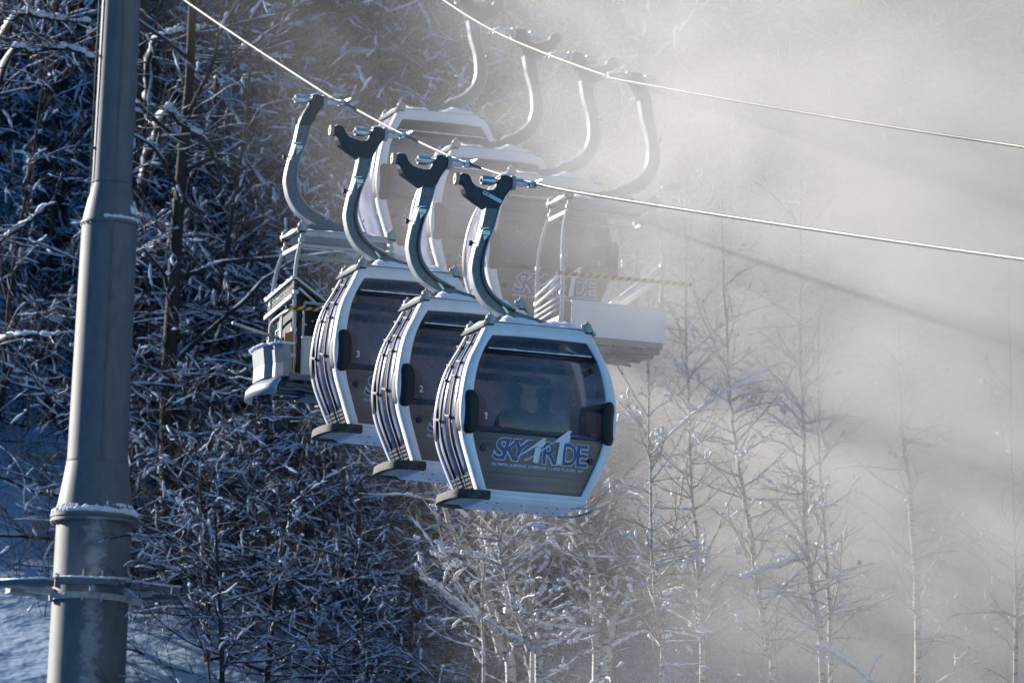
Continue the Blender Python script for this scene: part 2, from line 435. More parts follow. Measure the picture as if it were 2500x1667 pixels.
def logo(panel, sgn):
    # italic SKY and upright RIDE letters, navy with a pale outline
    def word(ch, x0, x1, top, bot, shear, size=1.0):
        xa, za = LG(x0, bot); xb, zb = LG(x1, top)
        za = LG(x0, bot)[1]
        for off, mt, lay, g in ((.030, M['letter'], .006, 0), (.0, M['navy'], .011, 0)):
            me = text_mesh(ch, 1.0, mt, extrude=.001, offset=.012 if mt is M['navy'] else .045, shear=shear)
            grow = 0 if mt is M['letter'] else .0085
            place_text(me, 'lettering', panel, xa+grow, za+grow, (xb-xa)-2*grow, (zb-za)-2*grow, sgn, layer=lay)
    word('S', 318, 612, 322, 662, .25)
    word('K', 455, 800, 342, 672, .30)
    word('Y', 640, 985, 362, 690, .30)
    word('R', 1138, 1392, 400, 740, 0)
    word('D', 1466, 1712, 415, 765, 0)
    word('E', 1690, 1892, 440, 786, 0)
    b = MB()
    for poly in (
        [(1012,480),(1110,470),(1078,720),(988,710)],                                      # first shaft
        [(690,645),(985,440),(1130,332),(1182,336),(1180,352),(1160,375),(1175,388),(1172,425),(1118,470),(1012,468),(860,560)],
        [(845,662),(900,655),(1012,590),(1012,606),(905,672),(850,684)],
        [(1405,400),(1490,395),(1452,752),(1370,748)],                                      # second shaft
        [(1100,528),(1310,388),(1540,212),(1590,216),(1587,240),(1562,278),(1582,292),(1572,380),(1525,404),(1320,392),(1102,552)],
    ):
        bb = flat_poly([LG(*p) for p in poly][::-1], '', None, None, sgn, layer=.014)
        for k_ in range(len(bb.v)): b.add(bb.v[k_], bb.q[k_] if k_ < len(bb.q) else None, bb.t[k_] if k_ < len(bb.t) else None)
    b.build('tower_emblem', M['letter'], panel, smooth=False)
    me = text_mesh('OLYMPIC JUMPING COMPLEX \u2022 LAKE PLACID, NY', .06, M['letter'], extrude=.001, offset=.0010, spacing=1.14)
    place_text(me, 'lettering', panel, -.563, -1.752, 1.172, .046, sgn, layer=.006)

def arc(P, n=5):
    """smooth a polyline by Catmull-Rom"""
    P = np.asarray(P, float); out = []
    Q = np.vstack([2*P[0]-P[1], P, 2*P[-1]-P[-2]])
    for i in range(1, len(Q)-2):
        for t in np.linspace(0, 1, n, endpoint=False):
            a, b, c, d = Q[i-1], Q[i], Q[i+1], Q[i+2]
            out.append(.5*((2*b)+(c-a)*t+(2*a-5*b+4*c-d)*t*t+(3*b-a-3*c+d)*t**3))
    out.append(P[-1]); return np.array(out)

def hanger(root, wheel=True, sticker=False):
    """yoke over the roof, bent arm, grip and (cabins only) the side arm with its guide wheel"""
    b = MB()
    b.prism([(-.60,.045),(-.30,.235),(-.17,.245),(-.02,.205),(.30,.14),(.60,.06),(.62,.03),(.62,.0),(.3,.035),(-.3,.05),(-.62,.0),(-.62,.03)], -.045, .045)
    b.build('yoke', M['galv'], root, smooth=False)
    L = arc([(-.625,1.50),(-.668,1.25),(-.735,.985),(-.772,.756),(-.758,.627),(-.705,.469),(-.579,.302),(-.34,.165)], 5)
    Rr = arc([(-.465,1.52),(-.52,1.27),(-.60,1.03),(-.632,.80),(-.616,.645),(-.552,.505),(-.42,.375),(-.19,.262)], 5)
    b = MB()
    b.m = 0
    n = len(L)
    yo = .062
    for y in (-yo, yo):
        V = [(p[0], y, p[1]) for p in L]+[(p[0], y, p[1]) for p in Rr]
        Q = [(i, i+1, n+i+1, n+i) for i in range(n-1)]
        if y > 0: Q = [q[::-1] for q in Q]
        b.add(V, Q)
    b.m = 0
    for C, fl in ((L, 0), (Rr, 1)):                     # flanges a little wider than the web
        s_ = 1 if fl == 0 else -1
        for i in range(n-1):
            p, q = C[i], C[i+1]; d = (q-p)/np.linalg.norm(q-p); nn = np.array([d[1], -d[0]])*s_*.012
            if nn[0]*s_ > 0 and False: nn = -nn
            V = [(p[0], -yo-.012, p[1]), (p[0], yo+.012, p[1]), (q[0], yo+.012, q[1]), (q[0], -yo-.012, q[1])]
            V += [(a+(-nn[0] if False else nn[0])*1, bb, c+nn[1]) for a, bb, c in V]
            b.m = 1
            b.add(V, [(0,1,2,3),(7,6,5,4),(0,4,5,1),(1,5,6,2),(2,6,7,3),(3,7,4,0)])
    b.m = 0
    for (x, z), (x2, z2) in (((L[0]), (Rr[0])), ((L[-1]), (Rr[-1]))):
        b.add([(x,-yo,z),(x,yo,z),(x2,yo,z2),(x2,-yo,z2)], [(0,1,2,3)])
    arm = b.build('hanger_arm', [M['galv'], M['galv_light_and_sunlit_rim']], root, smooth=False)  # flanges take the paler steel: a sunlit rim put into the colour
    # black hose, latch bracket and knob belong to the arm
    if wheel:
        c = MB(); mid = [(-.60,-.085,1.10),(-.64,-.085,.95),(-.665,-.085,.80),(-.66,-.085,.66),(-.60,-.085,.50),(-.50,-.085,.385),(-.36,-.085,.29),(-.2,-.085,.235)]
        c.tube(arc(mid, 5), .009, 6); c.build('hose', M['black'], arm)
        c = MB(); c.box((-.335,-.08,.25), (.03,.02,.11), Matrix.Rotation(R(-38), 4, 'Y')); c.build('clip', M['zinc'], arm, smooth=False)
    c = MB()
    c.bar((-.60,-.085,1.235), (-.71,-.085,1.225), .05, .014); c.bar((-.665,-.085,1.23), (-.74,-.10,.99), .035, .022)
    c.box((-.625,-.09,1.175), (.085,.035,.05)); c.prism([(-.66,1.14),(-.60,1.14),(-.655,1.07)], -.10, -.085)
    c.build('latch_bracket', M['zinc'], arm, smooth=False)
    c = MB(); c.tube([(-.74,-.10,1.035),(-.81,-.10,1.028)], .009, 6); c.lathe([(0,-.845),(.028,-.845),(.034,-.835),(.034,-.805),(.02,-.795),(0,-.795)], (0,-.10,1.027), 10, 'x')
    c.build('knob', M['black'], arm, angle=40)
    # head casting
    b = MB()
    pl = [(-.325,1.895),(-.40,1.91),(-.464,1.895),(-.475,1.85),(-.50,1.775)]
    if wheel:
        pl += [(-.538,1.726),(-.604,1.708),(-.70,1.722),(-.775,1.746),(-.829,1.791),(-.854,1.853),(-.880,1.882),(-.951,1.884),(-.975,1.868),(-.975,1.778),(-.945,1.765),(-.93,1.70),(-.90,1.64),(-.86,1.608),(-.64,1.484),(-.616,1.486)]
    else:
        pl += [(-.55,1.70),(-.60,1.60),(-.628,1.49)]
    pl += [(-.467,1.495),(-.43,1.57),(-.40,1.64),(-.333,1.745),(-.312,1.775),(-.315,1.88)]
    b.prism(pl, -.068, .068)
    head = b.build('grip_head', M['cast'], root, smooth=False)
    bv = head.modifiers.new('bevel', 'BEVEL'); bv.width = .012; bv.segments = 2; bv.limit_method = 'ANGLE'
    b = MB()
    b.lathe([(0,-.70),(.03,-.70),(.035,-.69),(.055,-.69),(.058,-.68),(.058,-.53),(.03,-.52),(.03,-.47),(0,-.47)], (0,0,1.838), 18, 'x')
    b.lathe([(0,-.715),(.016,-.715),(.016,-.70)], (0,0,1.838), 6, 'x')
    b.build('spring_cylinder', M['zinc'], root, angle=35)
    b = MB(); b.lathe([(.04,-.315),(.088,-.312),(.092,-.305),(.092,-.268),(.085,-.26),(.04,-.258)], (0,0,1.84), 24, 'x')
    b.build('collar_ring', M['capgrey'], root, angle=35)
    b = MB(); b.lathe([(.045,-.26),(.048,-.24),(.042,-.14),(.03,-.10),(.026,-.03),(0,-.03)], (0,0,1.845), 14, 'x')
    b.box((-.035,0,1.865), (.08,.10,.04)); b.box((-.035,0,1.822), (.09,.12,.03))
    for s_ in (-1, 1):
        V = [(-.02,s_*.05,1.885),(.022,s_*.05,1.865),(.022,s_*.05,1.835),(-.022,s_*.05,1.835),(0,s_*.30,1.873-s_*0.07*0),(0.006,s_*.30,1.855),(0,s_*.30,1.85),(-.006,s_*.30,1.855)]
        b.add(V, [(0,1,5,4),(1,2,6,5),(2,3,7,6),(3,0,4,7),(0,3,2,1),(4,5,6,7)])
    b.build('grip_jaw', M['zinc'], root, angle=30)
    if wheel:
        b = MB(); b.lathe([(.018,-1.03),(.035,-1.028),(.068,-1.032),(.076,-1.02),(.076,-.992),(.066,-.98),(.03,-.978)], (0,0,1.825), 24, 'x')
        wv = b.build('guide_wheel', M['beige'], root, angle=35)
        b = MB(); b.lathe([(0,-1.036),(.016,-1.036),(.020,-1.03),(.020,-.97)], (0,0,1.825), 10, 'x'); b.build('wheel_hub', M['black'], wv, angle=35)
    b = MB()
    b.blob((-.395,0,1.915), (.072,.066,.026), .2, 3); b.blob((-.61,0,1.893), (.085,.045,.016), .2, 5)
    b.blob((-.20,0,1.89), (.055,.04,.018), .2, 6)
    if wheel: b.blob((-.92,0,1.888), (.045,.06,.018), .25, 8); b.blob((-.50,0,1.73), (.04,.05,.02), .25, 9)
    q_ = Rr[22:]; t_ = np.linspace(0, 1, len(q_)*3); qq = np.stack([np.interp(t_, np.linspace(0, 1, len(q_)), q_[:, k]) for k in (0, 1)], 1)
    rr_ = np.array([.008+.022*abs(mnoise.noise((t*6, 3.3, 1))) for t in t_])*np.minimum(1, np.minimum(t_, 1-t_)*8+.1)
    b.tube(np.stack([qq[:, 0]+.01, 0*t_, qq[:, 1]+.014+rr_*.3], 1), rr_, 8, sx=2.2)
    b.build('snow_cap', M['snow'], root)
    if sticker:
        b = MB(); b.prism([(-.672,1.700),(-.432,1.598),(-.452,1.556),(-.692,1.660)], -.0755, -.0725); st = b.build('sticker', M['sticker'], root, smooth=False)
        b = MB()
        for x, z in ((-.655,1.672), (-.615,1.655)):
            b.prism([(x-.018,z+.002),(x,z+.016),(x+.004,z+.006),(x+.018,z),(x+.014,z-.010),(x-.002,z-.004),(x-.003,z-.014)], -.0785, -.0765)
        b.build('arrow_mark', M['navy'], st, smooth=False)

def roof_frame(root, lift=0.):
    """bone-shaped carriers along both eaves with a round mount at each corner"""
    for s_ in (-1, 1):
        b = MB()
        rows = []
        for y in np.linspace(-.42, .42, 19):
            t = abs(y)/.42
            hw = .045+.025*t**2; z1 = .085-.05*(t)**1.5+.045*ss(.75, 1, t); z0 = .012
            rows.append([(s_*.62-hw,y,z0),(s_*.62-hw,y,z1*.7),(s_*.62-hw*.6,y,z1),(s_*.62+hw*.6,y,z1),(s_*.62+hw,y,z1*.7),(s_*.62+hw,y,z0),(s_*.62-hw,y,z0)])
        b.grid(np.array(rows))
        for k_ in (0, -1):
            V = rows[k_][:6]; b.add(V, [(0,1,2,3),(0,3,4,5)])
        beam = b.build('roof_carrier', M['capgrey'], root, angle=40)
        for y in (-.40, .40):
            c = MB()
            c.lathe([(0,.0),(.066,.0),(.066,.018),(.056,.02),(.056,.088),(.050,.105),(.035,.118),(.016,.122),(.016,.135),(.010,.15),(0,.152)], (s_*.62, y, .0), 20)
            c.box((s_*(.62-.062), y, .085), (.02,.03,.03))
            c.m = 1
            c.lathe([(0,-.022),(.058,-.022),(.058,-.001),(0,-.001)], (s_*.62, y, 0), 20)
            c.build('mount', [M['capgrey'], M['black']], beam, angle=40)

def snow_sheet(b, x0, x1, y0, y1, z, h, seed, n=(26, 12)):
    xs = np.linspace(x0, x1, n[0]); ys = np.linspace(y0, y1, n[1])
    P = np.zeros((n[0], n[1], 3))
    for i, x in enumerate(xs):
        for j, y in enumerate(ys):
            e = min(1, min(i, n[0]-1-i)/2)*min(1, min(j, n[1]-1-j)/1.5)
            hh = h*(.45+.9*mnoise.noise((x*3+seed, y*5, seed*1.7))+.35*mnoise.noise((x*11, y*9+seed, 2)))*e
            P[i, j] = (x, y, z+max(0.004, hh))
    N = np.zeros_like(P); N[..., 2] = 1
    Pb = P.copy(); Pb[..., 2] = z
    b.grid(P); b.grid(Pb[::-1])
    ring = [P[i, 0] for i in range(n[0])]+[P[-1, j] for j in range(n[1])]+[P[i, -1] for i in range(n[0]-1, -1, -1)]+[P[0, j] for j in range(n[1]-1, -1, -1)]
    rb = [np.array((p[0], p[1], z)) for p in ring]
    b.grid(np.stack([np.array(rb), np.array(ring)], 1))

def make_cabin(number, sticker, shown=-1):
    root = empty('gondola_cabin')
    for s_ in (-1, 1):
        b = MB(); end_frame(b, s_); fr = b.build('end_frame', M['white'], root)
        # upper clear window with a clear strip above the snowy ledge
        b = MB(); pane_patch(b, s_, -1.335, -.335); win = b.build('window', M['glass'], root)
        b = MB(); pane_patch(b, s_, -.305, -.135, nz=4); b.build('top_pane', M['glass_top'], win)
        b = MB(); pane_patch(b, s_, -.37, -.300, nz=3, dy=-.022, th=.03)
        b.m = 1
        # snow lying on the ledge, ragged
        xs_ = np.linspace(-.66, .67, 60); rr_ = np.array([.007+.014*abs(mnoise.noise((x*5, s_*3+(int(number) if number else 5), 1)))+.006*abs(mnoise.noise((x*23, s_, 4))) for x in xs_]); rr_[0] = rr_[-1] = .002
        b.tube(np.stack([xs_, s_*(float(yf(-.31))-.014)+0*xs_, -.308+rr_*.4], 1), rr_, 8, sx=1.3)
        b.build('ledge', [M['black'], M['snow']], win)
        b = MB()
        for x, z in ((-.65,-.44), (.70,-.46)):
            b.lathe([(0,-.03),(.032,-.03),(.038,-.02),(.038,.006),(0,.006)], (x, s_*(float(yf(z))-.02), z), 16, 'y') if s_ > 0 else b.lathe([(0,-.006),(.038,-.006),(.038,.02),(.032,.03),(0,.03)], (x, s_*(float(yf(z))-.02), z), 16, 'y')
        b.build('vent_plug', M['black'], win, angle=40)
        # lower opaque panel
        b = MB(); pane_patch(b, s_, -2.035, -1.345, nz=14); pan = b.build('lower_panel', M['panel'], root)
        b = MB()
        for x, z in ((-.70,-1.545), (.70,-1.60)):
            b.lathe([(0,-.03),(.030,-.03),(.036,-.02),(.036,.006),(0,.006)], (x*.985, s_*(float(yf(z))-.024), z), 16, 'y')
        b.build('panel_plug', M['black'], pan, angle=40)
        b = MB(); pane_patch(b, s_, -1.493, -1.489, nz=2, dy=-.025, th=.006, inset=.02); pane_patch(b, s_, -1.83, -1.827, nz=2, dy=-.025, th=.006, inset=.02)
        b.build('panel_seam', M['rail'], pan)
        logo(pan, s_)
        if number and s_ == shown:
            if number == '1':
                zz = -1.195; flat_poly([(-.676,zz),(-.657,zz),(-.657,zz+.085),(-.672,zz+.085),(-.693,zz+.072),(-.690,zz+.060),(-.676,zz+.066)], 'number', None, None, s_, .006).build('number', M['letter'], win, smooth=False)
            else:
              me = text_mesh(number, .14, M['letter'], extrude=.001, offset=.002, align='LEFT')
              hh = .085; ww = .05
              x0 = -.70 if s_ < 0 else .655
              place_text(me, 'number', win, x0 if s_ < 0 else x0, -1.195, ww if number != '1' else .038, hh, s_, layer=.006)
        for sx in (-1, 1):
            # buffer pad at the widest point
            n_ = 22; V = []
            prof = [(1.0, -.04), (1.0, .03), (.93, .055), (.78, .068), (.0, .07)]
            rows = []
            for k_ in range(n_*2):
                a = 2*math.pi*k_/(n_*2); ca, sa_ = math.cos(a), math.sin(a)
                px = .118*math.copysign(abs(ca)**.8, ca); pz = .268*math.copysign(abs(sa_)**.72, sa_)
                row = []
                for q, (f, dy) in enumerate(prof):
                    X = sx*.895+px*f; Z = -1.125+pz*f
                    wrap = max(0, abs(X)-.90)*1.3
                    row.append((X, s_*(.595+dy-wrap), Z))
                rows.append(row)
            rows = np.array(rows)
            if s_ < 0: rows = rows[::-1]
            if True:
                b = MB(); b.grid(rows, closed_u=True)
                for zz in (-1.31, -.97):
                    b.lathe([(0,-.006),(.008,-.004),(.008,.004),(0,.006)], (sx*.95, s_*.60, zz), 8, 'y')
                b.build('buffer_pad', M['rubber'], root, angle=60)
    # doors on the left side, two leaves
    zt, zb = -.05, -1.83
    for (y0, y1) in ((-.44, -.015), (.015, .44)):
        b = MB(); side_patch(b, -1, y0, y1, zb, zt, 0, .02, 16, 2, True); dr = b.build('door', M['door_glass'], root)
        b = MB()
        for ya, yb in ((y0-.004, y0+.013), (y1-.013, y1+.004)):
            side_patch(b, -1, ya, yb, zb, zt, .006, .03, 16, 2, True)
        b.build('door_seal', M['seal'], dr)
        b = MB()
        for k_ in range(4):
            side_patch(b, -1, y0+.03, y1-.03, -2.0+.045*k_, -1.972+.045*k_, .012, .03, 2, 2, True)
        b.m = 1; side_patch(b, -1, y0, y1, -2.04, -1.82, -.012, .03, 4, 2, True)
        b.build('vent_louvre', [M['rail'], M['seal']], dr, smooth=False)
    for yc in (-.13, .27):
        b = MB(); side_patch(b, -1, yc-.016, yc+.016, -2.04, -.08, .018, .016, 18, 2, True); rk = b.build('ski_rack_bar', M['rail'], root)
        b = MB(); side_patch(b, -1, yc-.055, yc-.020, -1.86, -1.16, .003, .010, 12, 2, True); b.build('ski_slot', M['seal'], rk)
        b = MB()
        for z in (-1.12, -.62, -.44, -.20):
            w_ = float(wo(z))
            b.bar((-w_-.035, yc-.11, z-.02), (-w_-.035, yc+.07, z+.012), .02, .016)
            b.bar((-w_+.005, yc+.05, z+.01), (-w_-.04, yc+.05, z+.01), .016, .016)
        b.m = 1
        for z in (-1.135, -.635, -.455, -.215):
            w_ = float(wo(z)); b.bar((-w_-.03, yc-.105, z-.02), (-w_-.03, yc+.05, z+.006), .024, .012)
        b.build('ski_rack_hook', [M['rail'], M['black']], rk, smooth=False)
    # plain glazed right side
    b = MB(); side_patch(b, 1, -.455, .455, -1.98, -.02, 0, .02, 22, 4, True); sw = b.build('side_window', M['door_glass'], root)
    b = MB()
    for z, y in ((-1.55,-.36),(-1.55,.36),(-.5,-.36),(-.5,.36)):
        b.lathe([(0,-.004),(.022,-.004),(.022,.01),(0,.014)], (float(wo(z))-.012, y, z), 12, 'x')
    b.build('vent_plug', M['capgrey'], sw)
    # roof, gutters and snow
    b = MB()
    rows = []
    for x in np.linspace(-.66, .66, 15):
        rows.append([(x, y, .018+.045*(1-(x/.66)**2)*(1-(y/.46)**4)) for y in np.linspace(-.44, .44, 9)])
    N = np.zeros((15, 9, 3)); N[..., 2] = 1
    b.slab(np.array(rows)[::-1], N, .04)
    b.build('roof', M['white'], root)
    for s_ in (-1, 1):
        b = MB()
        b.box((s_*.70, 0, -.012), (.05, .93, .022), Matrix.Rotation(R(-30*s_*-1), 4, 'Y')); b.box((s_*.685, 0, .018), (.05, .88, .018), Matrix.Rotation(R(25*s_), 4, 'Y'))
        b.build('gutter', M['capgrey'], root, smooth=False)
    b = MB(); snow_sheet(b, -.56, .56, -.475, .44, .032, .12, 3.3); b.build('roof_snow', M['snow'], root)
    roof_frame(root)
    # floor, skirt, underside
    b = MB()
    V = []
    for z, xw, yw in ((-2.075, .69, .475), (-2.115, .665, .47), (-2.165, .60, .43)):
        V += [(-xw,-yw,z),(xw,-yw,z),(xw,yw,z),(-xw,yw,z)]
    b.add(V, [(0,1,5,4),(1,2,6,5),(2,3,7,6),(3,0,4,7),(4,5,9,8),(5,6,10,9),(6,7,11,10),(7,4,8,11),(8,9,10,11),(3,2,1,0)])
    fl = b.build('underside', M['white'], root, smooth=False)
    b = MB()
    rs = random.Random(4)
    for y in (-.28, .20):
        for k_ in range(10):
            x = -.5+k_*.11+rs.uniform(-.02, .02)
            if rs.random() < .75: b.lathe([(0,-.004),(.017,-.004),(.017,0)], (x, y+rs.choice((0,.05)), -2.166), 10)
    b.build('drain_hole', M['seal'], fl, smooth=False)
    b = MB(); b.add([(-.62,-.44,-2.04),(.62,-.44,-2.04),(.62,.44,-2.04),(-.62,.44,-2.04)], [(0,1,2,3)]); b.build('floor', M['interior'], root, smooth=False)
    # step bumper round the door sill
    pth = arc([(-.56,-.49),(-.72,-.50),(-.84,-.47),(-.93,-.37),(-.965,-.18),(-.97,0),(-.965,.18),(-.93,.37),(-.84,.47),(-.72,.50),(-.56,.49)], 5)
    d = np.gradient(pth, axis=0); d /= np.linalg.norm(d, axis=1)[:, None]; nn = np.stack([d[:, 1], -d[:, 0]], 1)
    rows = []
    for (p, n_) in zip(pth, nn):
        rows.append([(*(p+n_*o), z) for o, z in ((.035,-2.05),(-.035,-2.055),(-.045,-2.09),(-.045,-2.155),(.02,-2.165),(.045,-2.15),(.045,-2.07),(.035,-2.05))])
    b = MB(); b.grid(np.array(rows))
    for k_ in (0, -1): b.add(rows[k_][:7], [(0,1,2,3),(3,4,5,6)], [(0,3,6)])
    b.build('step_bumper', M['bumper'], root, angle=50)
    b = MB(); b.box((-.72,0,-2.13), (.38,.62,.03)); b.build('door_step', M['capgrey'], root, smooth=False)
    b = MB(); b.tube(arc([(.52,-.40,-2.16),(.66,-.44,-2.16),(.80,-.36,-2.15),(.86,-.1,-2.15),(.86,.2,-2.15),(.78,.38,-2.16),(.6,.42,-2.17)], 5), .017, 8); b.build('guide_hoop', M['galv_light_and_sunlit_rim'], root)
    # interior: two benches, grab rails, window pillars
    for s_ in (-1, 1):
        b = MB(); b.box((0, s_*.30, -1.62), (1.46, .30, .07)); b.box((0, s_*.445, -1.44), (1.50, .05, .36)); b.box((0, s_*.33, -1.85), (1.1, .2, .35)); b.build('bench', M['interior'], root, smooth=False)
        b = MB(); b.tube([(-.74,s_*.47,-.47),(.45,s_*.47,-.47)], .014, 8)
        b.m = 1; b.box((-.14, s_*.46, -.52), (1.2,.02,.07)); b.build('grab_rail', [M['white'], M['interior']], root, smooth=False)
    b = MB(); side_patch(b, 1, -.03, .03, -2.0, -.05, -.03, .03, 16, 2, True); b.build('pillar', M['interior'], root)
    hanger(root, True, sticker)
    return root

A_LINE = R(17)
cabin_base = [
    ((.198,100.0,15.95), '1'), ((-.625,102.692,16.653), '2'), ((-1.487,105.513,17.496), '3')]
rear_base = [((.361,115.0,20.49), '6'), ((-.456,117.673,21.328), None), ((-1.309,120.464,22.36), None)]
LABELS = {
 '1': 'nearest white cabin, numbered 1, whole logo window in view and two riders inside',
 '2': 'white cabin numbered 2, hanging between cabin 1 and cabin 3',
 '3': 'white cabin numbered 3, hanging just in front of the open steel work carrier',
 '6': 'mist-veiled white cabin numbered 6, directly behind the sagging near cable and beside the misty basket',
}
def place(o, base, rz, label, cat, group):
    o.location = base; o.rotation_euler = (0, 0, rz); props(o, label, cat, group)
FG = 'gondola cabins on the near cable'; RG = 'gondola cabins on the far cable'
for (p, n_) in cabin_base:
    c = make_cabin(n_, n_ == '1'); place(c, p, A_LINE, LABELS[n_], 'gondola cabin', FG)
c6 = make_cabin('6', False, 1); place(c6, rear_base[0][0], A_LINE+math.pi, LABELS['6'], 'gondola cabin', RG)
for (p, _), lb in zip(rear_base[1:], ('misty unnumbered cabin in the middle of the three on the far cable', 'farthest and highest misty cabin, its hanger reaching the top edge')):
    c = copy_tree(c6, None, skip=('number',)); place(c, p, A_LINE+math.pi, lb, 'gondola cabin', RG)

# ------------------------------------------------------------------ riders in cabin 1
def skin_body(name, verts, edges, mt, parent=None, sub=2):
    me = bpy.data.meshes.new(name); me.from_pydata([v[0] for v in verts], edges, []); me.update()
    o = bpy.data.objects.new(name, me); COL.objects.link(o)
    if parent: o.parent = parent
    sk = o.modifiers.new('skin', 'SKIN'); sk.use_smooth_shade = True
    lay = me.skin_vertices[0].data if me.skin_vertices else None
    if lay is None:
        return o
    for i, v in enumerate(verts):
        r_ = v[1]; lay[i].radius = r_ if isinstance(r_, tuple) else (r_, r_)
        lay[i].use_root = (i == 0)
    sb = o.modifiers.new('subsurf', 'SUBSURF'); sb.levels = sub; sb.render_levels = sub
    me.materials.append(mt)
    return o
def rider(x, y, z, lean, label, hat):
    """seated person, back to the camera; z = seat height"""
    root = empty('person'); V = [((0,0,.10),(.15,.11)), ((0,.0,.28),(.155,.10)), ((lean*.3,.01,.46),(.17,.10)), ((lean*.6,.02,.56),(.10,.08)), ((lean*.8,.03,.62),(.055,.055)), ((lean,.04,.70),(.075,.085)), ((lean,.04,.80),(.078,.092)), ((lean,.04,.86),(.05,.06))]
    E_ = [(i, i+1) for i in range(7)]
    for s_ in (-1, 1):
        k = len(V); V += [((s_*.17+lean*.5,.02,.52),(.065,.065)), ((s_*.24,.0,.34),(.052,.052)), ((s_*.22,.18,.20),(.042,.042)), ((s_*.12,.34,.19),(.03,.03)), ((s_*.09,.40,.18),(.035,.02))]
        E_ += [(3, k), (k, k+1), (k+1, k+2), (k+2, k+3), (k+3, k+4)]
        k = len(V); V += [((s_*.10,.04,.08),(.085,.085)), ((s_*.11,.42,.09),(.065,.065)), ((s_*.11,.44,-.20),(.05,.05)), ((s_*.11,.42,-.36),(.045,.045)), ((s_*.11,.52,-.38),(.04,.03))]
        E_ += [(0, k), (k, k+1), (k+1, k+2), (k+2, k+3), (k+3, k+4)]
    body = skin_body('body', V, E_, M['cloth'], root)
    b = MB(); b.blob((lean,.04,.835), (.098,.108,.085), .04, 5, 3); b.lathe([(.094,-.02),(.102,-.015),(.102,.02),(.094,.025)], (lean,.04,.80), 20)
    b.build('hat', M[hat], root)
    b = MB(); b.blob((lean,.125,.755), (.06,.03,.075), .05, 6, 2); b.blob((lean,.155,.76), (.014,.02,.02), .0, 1, 1); b.build('face', M['skin'], root)
    p = Matrix.Rotation(A_LINE, 4, 'Z') @ Vector((x, y, z)) + Vector(cabin_base[0][0])
    root.location = p; root.rotation_euler = (0, 0, A_LINE)
    props(root, label, 'person', 'riders inside cabin 1')
rider(-.19, -.24, -1.585, -.01, 'dark seated person in the middle of cabin 1, broader of its two riders', 'cloth')
rider(.16, -.24, -1.600, .01, 'dark seated person nearer the right window pillar of cabin 1, slimmer of its two riders', 'cloth')

# ------------------------------------------------------------------ open work carriers
def hazard_bar(b, a, c, w_=.045):
    a = np.array(a, float); c = np.array(c, float); n_ = int(np.linalg.norm(c-a)/.055)
    for i in range(n_):
        b.m = i % 2; p = a+(c-a)*i/n_; q = a+(c-a)*(i+1)/n_
        d = (c-a)/np.linalg.norm(c-a)
        # slanted stripe
        V = []
        for pt_, in ((p,), (q,)):
            for yy, zz, sh in ((-w_/2,-w_/2,-.02),(w_/2,-w_/2,-.02),(w_/2,w_/2,.02),(-w_/2,w_/2,.02)):
                s0 = sh if not ((i == 0 and pt_ is p) or (i == n_-1 and pt_ is q)) else 0
                V.append((pt_[0]+d[0]*s0, pt_[1]+yy, pt_[2]+zz))
        b.add(V, [(0,4,5,1),(1,5,6,2),(2,6,7,3),(3,7,4,0),(0,1,2,3),(7,6,5,4)])

def base_carrier(name):
    root = empty(name)
    roof_frame(root)
    b = MB()
    for y in (-.40, .40):
        b.bar((-.60,y,-.03), (.60,y,-.03), .05, .05); b.bar((-.60,y,-.19), (.60,y,-.19), .04, .035); b.bar((-.60,y,-.23), (.60,y,-.23), .02, .02)
    for x in (-.62, .62):
        b.bar((x,-.40,-.19), (x,.40,-.19), .06, .05)
        for y in (-.40, .40): b.bar((x,y,.0), (x,y,-.22), .03, .03); b.box((x,y,-.12), (.07,.06,.05))
    b.build('top_frame', M['galv_light_and_sunlit_rim'], root, smooth=False)
    b = MB()
    for x in (-1, 1):
        for y in (-1, 1):
            b = MB()
            b.tube(arc([(x*.645,y*.42,-.19),(x*.70,y*.48,-.45),(x*.725,y*.55,-.80),(x*.715,y*.58,-1.2),(x*.70,y*.58,-1.95)], 4), .028, 8)
            for z in (-.85, -1.35, -1.7): b.box((x*.715, y*.575, z), (.07,.07,.05))
            b.build('corner_post', M['galv_light_and_sunlit_rim'], root, angle=40)
    b = MB()
    b.box((0,-.60,-1.97), (1.50,.04,.09)); b.box((0,.60,-1.97), (1.50,.04,.09))
    for x in (-.73, .73): b.box((x,0,-1.975), (.05,1.14,.085))
    b.box((0,0,-1.955), (1.40,1.14,.02))
    for y in (-.38, -.1, .2, .45): b.box((0,y,-2.05), (1.5,.10,.04))
    for x in (-.5, 0, .5): b.box((x,.05,-2.02), (.05,1.1,.06))
    b.bar((-.65,-.5,-2.10), (.6,.5,-2.10), .05, .03); b.bar((-.65,.5,-2.13), (.6,-.5,-2.13), .05, .03)
    b.box((-.25,.1,-2.14), (.3,.5,.05))
    b.build('floor_frame', M['galv'], root, smooth=False)
    b = MB(); snow_sheet(b, -.57, .57, -.42, .40, .02, .10, 7.1, (22, 8)); b.build('roof_snow', M['snow'], root)
    b = MB(); b.box((0,0,.005), (1.16,.82,.02)); b.build('roof', M['galv_light_and_sunlit_rim'], root, smooth=False)
    return root

wk = base_carrier('work_carrier')
hanger(wk, False, False)
b = MB()
b.box((.02,-.625,-1.69), (1.25,.012,.50)); b.box((.02,-.63,-1.45), (1.27,.03,.02)); b.build('front_panel', M['sheet'], wk, smooth=False)
b = MB(); snow_sheet(b, -.60, .60, -.645, -.615, -1.438, .03, 1.2, (30, 3)); b.build('rail_snow', M['snow'], wk)
